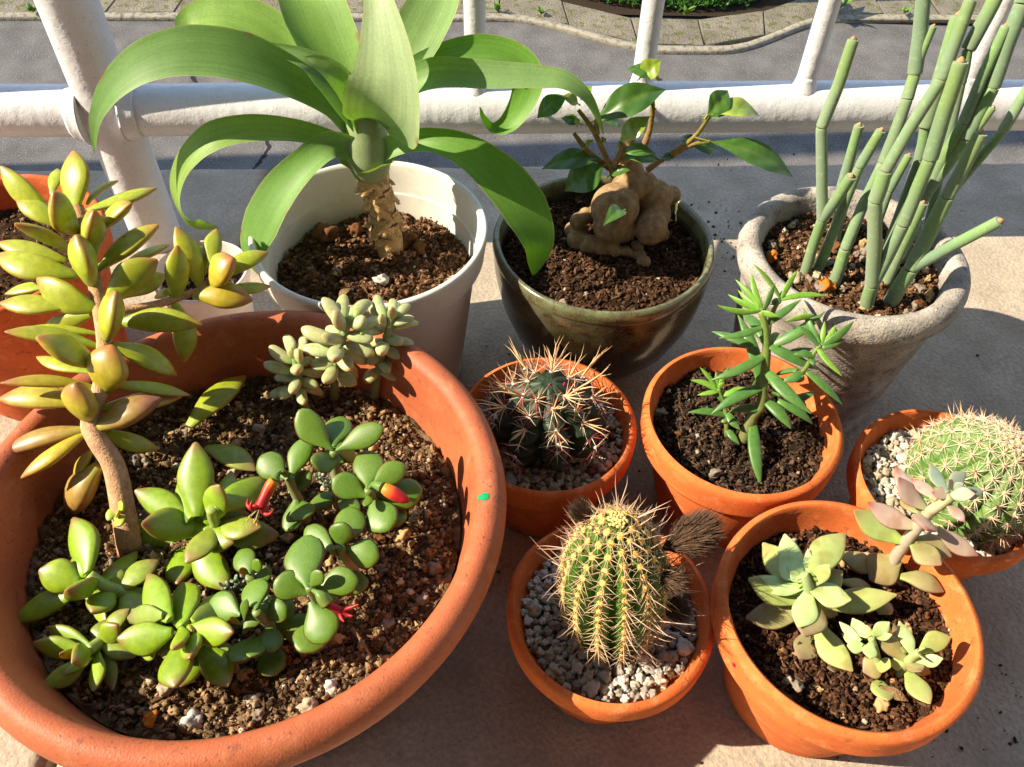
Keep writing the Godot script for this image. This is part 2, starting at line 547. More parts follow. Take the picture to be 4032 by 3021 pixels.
# pumice gravel round a cactus: single stones over a dark bed
func gravel(at: Vector3, radius: float, hole: float, hx: float, hz: float, label: String, count: int, tones: Array) -> Node3D:
	var root := thing("pumice_gravel", at, label, "gravel")
	var bed := lathe([[radius, -0.012], [radius, -0.004], [0.001, -0.004]], 40, 0.0, 0.0, Color(0.36, 0.31, 0.24))
	put("grit_bed", build(bed), M.soil, root, Transform3D.IDENTITY, "stuff")
	var spots := []
	var tries := 0
	while spots.size() < count and tries < 30000:
		tries += 1
		var size := 0.0023 + 0.0022 * pow(rng.randf(), 1.6)
		if tries > 6000:
			size = rng.randf_range(0.0018, 0.0026)
		var r := (radius - size) * sqrt(rng.randf())
		var a := rng.randf() * TAU
		var p := Vector2(r * cos(a), r * sin(a))
		if p.distance_to(Vector2(hx, hz)) < hole - 0.002:
			continue
		var free := true
		for q in spots:
			if p.distance_to(q[0]) < (size + q[1]) * 0.86:
				free = false
				break
		if free:
			spots.append([p, size])
	for q in spots:
		var size: float = q[1]
		var m: Material = M.pumice[tones[rng.randi() % tones.size()]]
		if rng.randf() < 0.03:
			m = M.brown_stone
		put("stone", stone_meshes[rng.randi() % 6], m, root, Transform3D(spin() * Basis.from_scale(Vector3(1.12, rng.randf_range(0.75, 1), rng.randf_range(0.85, 1.05)) * size), Vector3(q[0].x, size * rng.randf_range(0.1, 0.7), q[0].y)))
	var places := []
	var tints := []
	for k in count * 5:
		var r := (radius - 0.002) * sqrt(rng.randf())
		var a := rng.randf() * TAU
		var size := rng.randf_range(0.0008, 0.0019)
		places.append(Transform3D(spin() * Basis.from_scale(Vector3.ONE * size), Vector3(r * cos(a), -0.0028 + rng.randf() * 0.002, r * sin(a))))
		tints.append(Color(0.5, 0.45, 0.36) * rng.randf_range(0.8, 1.1))
	scatter("fine_gravel", root, crumb_meshes[0], M.crumb, places, tints)
	root.set_meta("kind", "stuff")
	return root

# ------------------------------------------------------------------ pots
func pot(called: String, at: Vector3, profile: Array, m: Material, label: String, group := "", wobble := 0.0, rim_from := -1, n := 112) -> Node3D:
	var root := thing(called, at, label, "flower pot", group)
	put("pot_body", build(lathe(profile, n, wobble, at.x * 700)), m, root)
	return root

# the common clay pot: tapering body, a thick band below the lip
func clay_pot(at: Vector3, r: float, h: float, label: String, m: Material) -> Node3D:
	var root := thing("clay_pot", at, label, "flower pot", "unglazed clay pots")
	var b := h * 0.24
	var rb := r * 0.66
	var ru := r * 0.905
	var w := r * 0.085
	var body := [[rb - 0.004, 0.0], [rb - 0.001, 0.0006], [rb, 0.003], [lerpf(rb, ru, 0.5), (h - b) * 0.5], [ru, h - b + 0.004], [ru - 0.004, h - b + 0.004], [ru - 0.0065, h - b - 0.002], [rb - 0.005, 0.007], [0.0005, 0.007]]
	put("pot_body", build(lathe(body, 96, 0.0004, at.x * 500)), m, root)
	var rim := [[ru - 0.004, h - b + 0.001], [r - 0.0035, h - b], [r - 0.0012, h - b + 0.0008], [r - 0.0004, h - b + 0.003], [r, h - 0.008], [r, h - 0.004], [r - 0.0012, h - 0.0013], [r - 0.004, h], [r - w * 0.75, h - 0.0004], [r - w, h - 0.0025], [r - w * 1.05, h - 0.006], [ru - 0.0052, h - b], [ru - 0.006, h - b - 0.004], [ru - 0.004, h - b + 0.001]]
	put("rim", build(lathe(rim, 112, 0.0005, at.z * 900, Color.WHITE, false)), m, root)
	return root

# ------------------------------------------------------------------ plants from tables
const U := 0.0001
func v3(a: Array, k := 0) -> Vector3:
	return Vector3(a[k], a[k + 1], a[k + 2]) * U

func tint(c: Color, v := 0.12) -> Color:
	var k := rng.randf_range(1 - v, 1 + v)
	return Color(c.r * k * rng.randf_range(0.94, 1.06), c.g * k, c.b * k * rng.randf_range(0.92, 1.08))

# looks: kind of leaf -> [profile, thickness, bend, base, middle, tip, margin colour, tip starts]
func grow(called: String, t: Dictionary, label: String, category: String, group: String, looks: Array, m: Material, stem_r: Array, stem_c: Array, extra := 0) -> Node3D:
	var root := thing(called, v3(t.at), label, category, group)
	var pts := []
	for p in t.stem:
		pts.append(v3(p))
	var sp := smooth_path(pts, 4)
	if stem_r.size():
		var s := shape()
		tube(s, sp, stem_r, stem_c, 12, 0.12, t.at[0])
		put("stem", build(s), m if stem_c[0].g > stem_c[0].r * 0.8 else M.bark, root)
		for b in t.get("branches", []):
			var bp := []
			for p in b:
				bp.append(v3(p))
			var q := shape()
			var rr: float = stem_r[-1] * 0.8
			tube(q, smooth_path(bp, 4), [rr, rr * 0.9, rr * 0.7], stem_c, 10, 0.1, 5.0)
			put("branch", build(q), m if stem_c[0].g > stem_c[0].r * 0.8 else M.bark, root)
			sp.append_array(smooth_path(bp, 4))
	for l in t.leaves:
		var p0 := v3(l, 0)
		var p1 := v3(l, 3)
		var w: float = l[6] * U
		var k: Array = looks[mini(l[7], looks.size() - 1)]
		# the nearest stretch of stem gives the direction the leaf's upper face looks to
		var best := 0
		for j in sp.size() - 1:
			if sp[j].distance_squared_to(p0) < sp[best].distance_squared_to(p0):
				best = j
		var ax: Vector3 = (sp[mini(best + 1, sp.size() - 1)] - sp[maxi(best - 1, 0)]).normalized()
		# blades turn their upper face out to the open side of the balcony floor, where the light is
		ax = (ax * 0.45 + Vector3(-0.05, 0.75, 0.66) * 0.75).normalized()
		var s := shape()
		leaf(s, p0, p1, w, k[1] * rng.randf_range(0.92, 1.08), ax, k[2] * rng.randf_range(0.6, 1.4), k[0], tint(k[3]), tint(k[4]), tint(k[5]), tint(k[6]), k[7])
		put("leaf", build(s), m, root)
	# older leaves lower on the stem, half hidden under the rosette
	for j in extra:
		var l: Array = t.leaves[j % t.leaves.size()]
		var ln := v3(l, 0).distance_to(v3(l, 3)) * rng.randf_range(0.6, 0.85)
		var a := TAU * (j + rng.randf_range(0.1, 0.8)) / extra
		var p: Vector3 = sp[int(mini(sp.size(), pts.size() * 4 - 3) * rng.randf_range(0.35, 0.6))]
		var q := p + Vector3(cos(a), rng.randf_range(-0.1, 0.3), sin(a)).normalized() * ln
		q.y = maxf(q.y, 0.004)
		var k: Array = looks[rng.randi() % mini(2, looks.size())]
		var s := shape()
		leaf(s, p, q, l[6] * U * rng.randf_range(0.75, 0.95), k[1], Vector3.UP, k[2], k[0], tint(k[3]), tint(k[4]), tint(k[5]), tint(k[6]), k[7])
		put("leaf", build(s), m, root)
	return root

func sheet(s: Dictionary, row: Array, face: Vector3, trough0: float, trough1: float, cb: Color, cm: Color, edge: Color, seed_: float, across := Vector3.ZERO) -> void:
	# a long strap leaf: one living surface, channelled, with a thin pale margin
	var pts := []
	var ws := []
	for r in row:
		pts.append(v3(r))
		ws.append(r[3] * U)
	var sp := smooth_path(pts, 7)
	var n := sp.size()
	var rings := []
	var cols := []
	var m := 35
	var prev := Vector3.ZERO
	for k in n:
		var t := float(k) / (n - 1)
		var d: Vector3 = (sp[mini(k + 1, n - 1)] - sp[maxi(k - 1, 0)]).normalized()
		var side := d.cross(face).normalized() if across == Vector3.ZERO else (across - d * across.dot(d)).normalized()
		if prev != Vector3.ZERO:
			if side.dot(prev) < 0:
				side = -side
			side = prev.lerp(side, 0.35).normalized()
			side = (side - d * side.dot(d)).normalized()
		prev = side
		var nrm := side.cross(d).normalized()
		if nrm.dot(face) < 0 and k == 0:
			nrm = -nrm
		var w := along(ws, t) * 0.5
		var c := lerpf(trough0, trough1, smoothstep(0.0, 0.6, t))
		var ring := PackedVector3Array()
		var cc := PackedColorArray()
		for j in m:
			var u := 2.0 * j / (m - 1) - 1
			var rip := 0.03 * w * wob.get_noise_3d(t * 260 + seed_, u * 25, seed_) * absf(u)
			ring.append(sp[k] + side * (w * u * (1 - 0.12 * absf(c) * u * u)) + nrm * (w * c * (u * u - 0.3) + rip))
			var stripe := 1.0 + 0.22 * wob.get_noise_2d(u * 900 + seed_ * 3, t * 40) + 0.12 * wob.get_noise_2d(u * 200 + seed_ * 5, t * 160)
			var col := cb.lerp(cm, smoothstep(0.0, 0.3, t)) * stripe
			var nick := smoothstep(0.25, 0.45, wob.get_noise_2d(t * 900 + seed_ * 11, signf(u) * 90)) * smoothstep(0.8, 1.0, absf(u))
			cc.append(col.lerp(edge, smoothstep(0.93, 1.0, absf(u))).lerp(Color(0.36, 0.2, 0.07), maxf(nick, smoothstep(0.975, 1.0, t))))
		rings.append(ring)
		cols.append(cc)
	skin(s, rings, cols, false)

# ------------------------------------------------------------------ cacti
# body(theta, t) gives the surface; areoles sit on the ribs, each with wool and spines
func spine_fan(seed_: int, radial: int, rl: float, rr: float, tilt: float, central: int, cl: float, cr: float, c1: Color, c2: Color, cc: Color) -> Dictionary:
	var s := shape()
	var g := RandomNumberGenerator.new()
	g.seed = seed_
	for k in radial + central:
		var mid := k >= radial
		var a := TAU * k / radial + g.randf_range(-0.25, 0.25)
		var e := tilt + g.randf_range(-0.2, 0.25)
		if mid:
			a = g.randf() * TAU
			e = g.randf_range(0.9, 1.5)
		var d := Vector3(cos(a) * cos(e), sin(e), sin(a) * cos(e))
		var ln := (cl if mid else rl) * g.randf_range(0.7, 1.15)
		var r := cr if mid else rr
		var bow := Vector3(g.randf_range(-1, 1), g.randf_range(-0.6, 1), g.randf_range(-1, 1)) * ln * 0.08
		var col := cc if mid else (c1 if g.randf() < 0.5 else c2)
		tube(s, [Vector3.ZERO, d * ln * 0.35 + bow * 0.6, d * ln * 0.7 + bow, d * ln + bow * 0.4], [r, r * 0.85, r * 0.5, r * 0.08], [col * 0.9, col, col * 0.85], 4)
	return s

func frame(n: Vector3, a: float) -> Basis:
	var x := n.cross(Vector3(0.31, 0.2, 0.93)).normalized()
	return Basis(x, n, x.cross(n)) * Basis(Vector3.UP, a)

func tuft(at: Vector3, dir: Vector3, size: Vector3, count: int, ln: float, c: Color, seed_: int) -> Dictionary:
	# a dried flower: a shaggy knot of fine curled hairs
	var s := shape()
	var g := RandomNumberGenerator.new()
	g.seed = seed_
	var b := frame(dir, 0)
	for k in count:
		var o := Vector3(g.randfn(), g.randfn(), g.randfn()).normalized()
		var p := b * Vector3(o.x * size.x * 0.5, (o.y * 0.5 + 0.7) * size.y, o.z * size.z * 0.5) + at
		var d := (b * (o + Vector3(0, 2.0, 0))).normalized() * ln * g.randf_range(0.5, 1.2)
		var e := Vector3(g.randfn(), g.randfn(), g.randfn()) * ln * 0.1
		tube(s, [p - d * 0.5, p + d * 0.3 + e, p + d + e * 1.5], [0.00017, 0.00014, 0.00005], [c * g.randf_range(0.4, 1.1), c * g.randf_range(0.5, 1.5)], 3)
	return s

func cactus(called: String, at: Vector3, lean: Basis, label: String, ribs: int, r: float, h: float, depth: float, sides: Array, areoles: int, t0: float, t1: float, cbody: Array, wool: Color, wool_r: float, fans: Array, grow_top: float, tuber := 0.0, low_fans := []) -> Node3D:
	var root := thing(called, at, label, "cactus")
	root.basis = lean
	var n := ribs * 14
	var rows := 46
	var point := func(a: float, t: float) -> Vector3:
		var rr := along(sides, t) * r * (1.0 + 0.035 * wob.get_noise_3d(cos(a) * 60, t * 160, sin(a) * 60 + r * 5000))
		var wave := absf(cos(a * ribs / 2.0))
		var knob := 1.0 + tuber * (0.5 + 0.5 * cos(TAU * (t * areoles * 1.0 - 0.5))) if tuber > 0 else 1.0
		return Vector3(cos(a), 0, sin(a)) * rr * (1.0 - depth * (1.0 - pow(wave, 0.7))) * knob + Vector3.UP * (h * t + (0.0 if t < 0.97 else -0.04 * h * (t - 0.97) / 0.03))
	var rings := []
	var cols := []
	for q in rows + 1:
		var t := 1.0 - pow(1.0 - float(q) / rows, 1.6)
		var ring := PackedVector3Array()
		var cc := PackedColorArray()
		for k in n:
			var a := TAU * k / n
			ring.append(point.call(a, t))
			cc.append(cbody[0].lerp(cbody[1], clampf(0.5 + 0.9 * wob.get_noise_3d(ring[k].x * 5000, ring[k].y * 2500, ring[k].z * 5000), 0, 1)))
		rings.append(ring)
		cols.append(cc)
	var s := shape()
	skin(s, rings, cols)
	put("cactus_body", build(s), M.cactus, root)
	for k in ribs:
		for j in areoles:
			var t := lerpf(t0, t1, pow((j + (0.5 if k % 2 else 0.0)) / areoles, grow_top))
			var a := TAU * k / ribs
			var p: Vector3 = point.call(a, t)
			var up: Vector3 = (point.call(a, t + 0.02) - point.call(a, t - 0.02)).normalized()
			var nrm := up.cross(Vector3(-sin(a), 0, cos(a))).normalized()
			if nrm.dot(p - Vector3.UP * h * 0.4) < 0:
				nrm = -nrm
			var w := put("areole", crumb_meshes[3], wool_mat(wool), root, Transform3D(frame(nrm, rng.randf() * TAU) * Basis.from_scale(Vector3(wool_r, wool_r * 0.7, wool_r) * lerpf(0.8, 1.2, t)), p + nrm * wool_r * 0.3))
			var f: Mesh = fans[rng.randi() % (fans.size() - 1)] if rng.randf() > 0.16 or t < 0.3 else fans[-1]
			if low_fans.size() and t < 0.62:
				f = low_fans[rng.randi() % low_fans.size()]
			var size := rng.randf_range(0.85, 1.15) / wool_r
			put("spines", f, M.spine, w, Transform3D(Basis.from_scale(Vector3(1, 1 / 0.7, 1) * size / lerpf(0.8, 1.2, t)), Vector3.ZERO))
	return root

var wools := {}
func wool_mat(c: Color) -> Material:
	if not wools.has(c):
		wools[c] = mat(1.0, c.linear_to_srgb(), null, null, 1.0, 10.0, 0.1)
	return wools[c]

const AZ := 7.0
const EL := 38.5
const YAW := 3.3          # the railing runs this many degrees off the x axis

func rail_z(x: float) -> float:
	return -0.652 - (x + 0.36) * tan(deg_to_rad(YAW))

func _ready() -> void:
	rng.seed = 20240611
	wob.seed = 5
	wob.frequency = 0.01
	# ---------------------------------------------------------------- camera, sky, sun, exposure
	var cam := Camera3D.new()
	cam.name = "camera"
	cam.fov = 49.53
	cam.near = 0.02
	cam.far = 300.0
	cam.position = Vector3(0, 0.537, 0)
	cam.basis = Basis(Vector3.RIGHT, deg_to_rad(-48.7)) * Basis(Vector3.BACK, deg_to_rad(1.46))
	add_child(cam)
	cam.current = true
	var env := Environment.new()
	env.background_mode = Environment.BG_SKY
	var sm := ProceduralSkyMaterial.new()
	sm.sky_top_color = Color(0.44, 0.525, 0.65)
	sm.sky_horizon_color = Color(0.80, 0.80, 0.78)
	sm.sky_curve = 0.15
	sm.ground_horizon_color = Color(0.5, 0.5, 0.5)
	sm.ground_bottom_color = Color(0.3, 0.29, 0.28)
	var sky := Sky.new()
	sky.sky_material = sm
	env.sky = sky
	env.background_energy_multiplier = 1.4
	env.tonemap_mode = Environment.TONE_MAPPER_LINEAR
	env.tonemap_exposure = 2.25
	env.sdfgi_enabled = true
	env.ssao_enabled = true
	env.ssil_enabled = true
	var we := WorldEnvironment.new()
	we.name = "world_environment"
	we.environment = env
	add_child(we)
	var sun := DirectionalLight3D.new()
	sun.name = "sun"
	sun.light_energy = 1.6
	sun.light_color = Color(1.0, 0.94, 0.845)
	sun.light_angular_distance = 0.5
	sun.shadow_enabled = true
	var e := deg_to_rad(EL)
	var az := deg_to_rad(AZ)
	sun.look_at_from_position(Vector3.ZERO, Vector3(cos(e) * cos(az), -sin(e), -cos(e) * sin(az)), Vector3.UP)
	add_child(sun)

	make_materials()
	for k in 3:
		crumb_meshes.append(build(lump(11 + k, 0.75, 1)))
	crumb_meshes.append(build(lump(31, 0.3, 1)))
	for k in 6:
		stone_meshes.append(build(lump(50 + k, 0.5, 2)))

	setting()
	railing()
	pots()
	soils()
	succulents()
	agave()
	ficus()
	rods()
	cacti()
	small_things()

# ------------------------------------------------------------------ the setting
func slab_piece(x0: float, x1: float, z1: float) -> Dictionary:
	# floor slab between x0 and x1, from the worn outer edge along the railing to z1
	var s := shape()
	var rows := []
	var cols := []
	var n := int((x1 - x0) / 0.012)
	for k in n + 1:
		var x := lerpf(x0, x1, float(k) / n)
		var ze := -0.797 - x * 0.0575 + 0.0022 * wob.get_noise_2d(x * 3000, 5) + 0.0012 * wob.get_noise_2d(x * 12000, 9)
		var y := 0.0006 * wob.get_noise_2d(x * 5000, 77)
		rows.append(PackedVector3Array([Vector3(x, -0.2, z1), Vector3(x, 0, z1), Vector3(x, 0, z1), Vector3(x, 0, ze + 0.006), Vector3(x, -0.002 + y, ze + 0.0015), Vector3(x, -0.006, ze), Vector3(x, -0.006, ze), Vector3(x, -0.2, ze), Vector3(x, -0.2, ze)]))
		cols.append(Color.WHITE)
	skin(s, rows, cols, true)
	return s

func structure(called: String, mesh: Mesh, m: Material, parent: Node = self) -> MeshInstance3D:
	var o := put(called, mesh, m, parent)
	if parent == self:
		o.set_meta("kind", "structure")
	return o

# the kerb line on the far side of the street: straight, bulging towards us round a planting bed
func kerb_line(x: float) -> float:
	return -4.125 - x * 0.05 + 0.335 * smoothstep(-0.1, 0.72, x) * (1.0 - smoothstep(0.95, 1.62, x))

func setting() -> void:
	structure("balcony_floor", build(slab_piece(-0.2703, 2.4, 1.6)), M.floor)
	structure("balcony_floor", build(slab_piece(-2.6, -0.2770, 1.6)), M.floor)
	var s := shape()
	box(s, Transform3D(Basis.IDENTITY, Vector3(-0.1, -0.075, 0.42)), Vector3(4.9, 0.12, 2.3), 0.0, Color(0.1, 0.09, 0.08))
	structure("floor_bed", build(s), M.soil)
	s = shape()
	box(s, Transform3D(Basis(Vector3.UP, deg_to_rad(YAW)), Vector3(-0.1, -0.8, -0.62)), Vector3(5.2, 1.19, 0.2), 0.01)
	structure("balcony_wall", build(s), M.floor)
	# the house behind us and the next balcony overhead, open to the street and to the sun on the left
	s = shape()
	box(s, Transform3D(Basis.IDENTITY, Vector3(0.9, 1.0, 1.45)), Vector3(5.4, 5.2, 0.2), 0.0, Color(0.27, 0.25, 0.22))
	var wall := structure("house_wall", build(s), M.crumb)
	s = shape()
	box(s, Transform3D(Basis(Vector3.UP, deg_to_rad(YAW)), Vector3(0.9, 2.5, 0.27)), Vector3(5.2, 0.18, 2.1), 0.0, Color(0.25, 0.235, 0.215))
	structure("upper_balcony_slab", build(s), M.crumb)
	# street
	var rows := []
	var cols := []
	for j in 31:
		var x := -30.0 + 2.0 * j
		rows.append(PackedVector3Array([Vector3(x, -1.4, 4), Vector3(x, -1.395, -1.5), Vector3(x, -1.397, -3.0), Vector3(x, -1.405, -4.6)]))
		cols.append(Color.WHITE)
	s = shape()
	skin(s, rows, cols, false)
	structure("road", build(s), M.road)
	# cracks in the asphalt
	for c in [[[-1.62, -3.62], [-1.5, -3.52], [-1.42, -3.4], [-1.37, -3.32]], [[-1.3, -3.62], [-1.22, -3.5], [-1.19, -3.42]], [[-1.06, -3.05], [-1.02, -2.95], [-1.03, -2.86], [-1.05, -2.78]], [[0.55, -3.75], [0.62, -3.62], [0.66, -3.5]], [[-1.75, -3.2], [-1.6, -3.14], [-1.5, -3.02]]]:
		var q := []
		for p in c:
			q.append(Vector3(p[0], -1.3965, p[1]))
		s = shape()
		var rr := []
		var cc := []
		var sp := smooth_path(q, 6)
		for k in sp.size():
			var w: float = (0.009 + 0.007 * wob.get_noise_2d(k * 3000, c[0][0] * 100)) * (1.0 - pow(2.0 * k / (sp.size() - 1) - 1, 4))
			var o := Vector3(0.012 * wob.get_noise_2d(k * 4000, 3), 0, 0.01 * wob.get_noise_2d(k * 4000, 30))
			rr.append(PackedVector3Array([sp[k] + o + Vector3(-w, 0, 0), sp[k] + o + Vector3(w, 0, 0)]))
			cc.append(Color(0.05, 0.047, 0.045))
		skin(s, rr, cc, false)
		structure("road_crack", build(s), M.soil)
	# far kerb: a pale lip, then paving stones one by one, then the bed behind
	var lip := shape()
	rows = []
	cols = []
	for j in 241:
		var x := -6.0 + 0.05 * j
		var z := kerb_line(x)
		var y := 0.004 * wob.get_noise_2d(x * 900, 4)
		rows.append(PackedVector3Array([Vector3(x, -1.43, z), Vector3(x, -1.388 + y, z + 0.005), Vector3(x, -1.378 + y, z - 0.006), Vector3(x, -1.376 + y, z - 0.036), Vector3(x, -1.40, z - 0.038), Vector3(x, -1.43, z - 0.036)]))
		cols.append(Color.WHITE)
	skin(lip, rows, cols)
	var kerb := structure("kerb", build(lip), M.kerb_lip)
	var x0 := -4.0
	var row := 0
	while x0 < 5.0:
		var wide := rng.randf_range(0.27, 0.36)
		var x1 := x0 + wide
		for depth in [[0.04, 0.31], [0.318, 0.62]]:
			if depth[0] > 0.2 and x0 > -0.1 and x0 < 1.5:
				continue
			var lift := rng.randf_range(-0.004, 0.005)
			var st := shape()
			var loop := []
			for lv in [[-0.06, 0.0], [-0.004, 0.0], [0.0, 0.005], [0.0, 0.012]]:
				var ring := PackedVector3Array()
				for q in [[0, 0], [1, 0], [1, 1], [0, 1]]:
					var g: float = 0.0022 + lv[1]
					var fx: float = lerpf(x0, x1, q[0]) + (g if q[0] == 0 else -g)
					var fz: float = kerb_line(fx) - depth[q[1]] + (-g if q[1] == 0 else g)
					fx += (depth[q[1]] - 0.05) * (kerb_line(fx + 0.05) - kerb_line(fx - 0.05)) * 4.0 * -0.5
					ring.append(Vector3(fx, -1.378 + lift + lv[0], fz))
				loop.append(ring)
				if lv[0] == 0.0 and lv[1] == 0.005:
					loop.append(ring)
			skin(st, loop, [Color.WHITE, Color.WHITE, Color.WHITE, Color.WHITE, Color.WHITE].map(func(c): return c * rng.randf_range(0.9, 1.0)))
			put("paving_stone", build(st), M.kerb, kerb)
		x0 = x1
	# planting bed and the ground behind
	rows = []
	cols = []
	for j in 61:
		var x := -30.0 + 1.0 * j
		var r := PackedVector3Array()
		for z in [-4.2, -4.35, -4.5, -4.8, -5.5, -9.0, -60.0]:
			r.append(Vector3(x, -1.388 + 0.012 * wob.get_noise_2d(x * 800, z * 800) + maxf(0, -z - 4.4) * 0.03, z))
		rows.append(r)
		cols.append(Color(0.055, 0.042, 0.03))
	s = shape()
	skin(s, rows, cols, false)
	structure("ground", build(s), M.soil)

func railing() -> void:
	var root := thing("balcony_railing", Vector3(0, 0, 0), "white painted steel pipe railing along the balcony edge", "railing")
	var dir := Vector3(1, 0, -tan(deg_to_rad(YAW)))
	for y in [[0.143, 0.0222, "bottom_rail"], [1.46, 0.0222, "handrail"]]:
		var s := shape()
		var pts := []
		for k in 81:
			var x := -2.4 + 0.06 * k
			pts.append(Vector3(x, y[0] + 0.0006 * wob.get_noise_2d(x * 900, y[0] * 50), rail_z(x)))
		tube(s, pts, [y[1], y[1]], [Color.WHITE], 28)
		put(y[2], build(s), M.paint, root)
	for x in [-1.52, -0.358, 0.81]:
		var s := shape()
		tube(s, [Vector3(x, -0.002, rail_z(x)), Vector3(x, 0.3, rail_z(x)), Vector3(x, 1.45, rail_z(x))], [0.0232, 0.0232], [Color.WHITE], 32)
		put("post", build(s), M.paint, root)
		var at := Vector3(x, 0.143, rail_z(x))
		for sg in [-1, 1]:
			s = shape()
			var d: Vector3 = dir.normalized() * sg
			var c := []
			for k in 9:
				c.append(at + d * (0.0165 + 0.0125 * k / 8.0))
			tube(s, c, [0.0262, 0.0248, 0.0236, 0.0228, 0.0222], [Color.WHITE], 28, 0.3, 3.0 * sg)
			put("weld", build(s), M.paint, root)
	var x := -2.3
	for k in 30:
		x = -0.183 + 0.1448 * (k - 15)
		if absf(x + 0.358) < 0.05 or absf(x + 1.52) < 0.05 or absf(x - 0.81) < 0.05 or x < -2.35 or x > 2.3:
			continue
		var s := shape()
		var z := rail_z(x)
		tube(s, [Vector3(x, 0.15, z), Vector3(x, 0.6, z), Vector3(x, 1.455, z)], [0.0092, 0.0092], [Color.WHITE], 20)
		var b := put("baluster", build(s), M.paint, root)
		s = shape()
		var c := []
		for j in 7:
			c.append(Vector3(x, 0.1575 + 0.0165 * j / 6.0, z))
		tube(s, c, [0.0138, 0.0132, 0.0112, 0.0099, 0.0092], [Color.WHITE], 18, 0.16, x * 40)
		put("weld", build(s), M.paint, b)

# ------------------------------------------------------------------ pots
const BIG := Vector3(-0.152, 0, -0.257)
const WHITE := Vector3(-0.1085, 0, -0.4904)
const BOWL := Vector3(0.0696, 0, -0.5155)
const GRAY := Vector3(0.2473, 0, -0.478)
const DARK := Vector3(0.0249, 0, -0.361)
const NEEDLE := Vector3(0.1578, 0, -0.36)
const GOLD := Vector3(0.0616, 0, -0.2255)
const GHOST := Vector3(0.192, 0, -0.2165)
const PALE := Vector3(0.2926, 0, -0.3225)
const LEFT := Vector3(-0.392, 0, -0.476)
const TINY := Vector3(-0.256, 0, -0.5117)

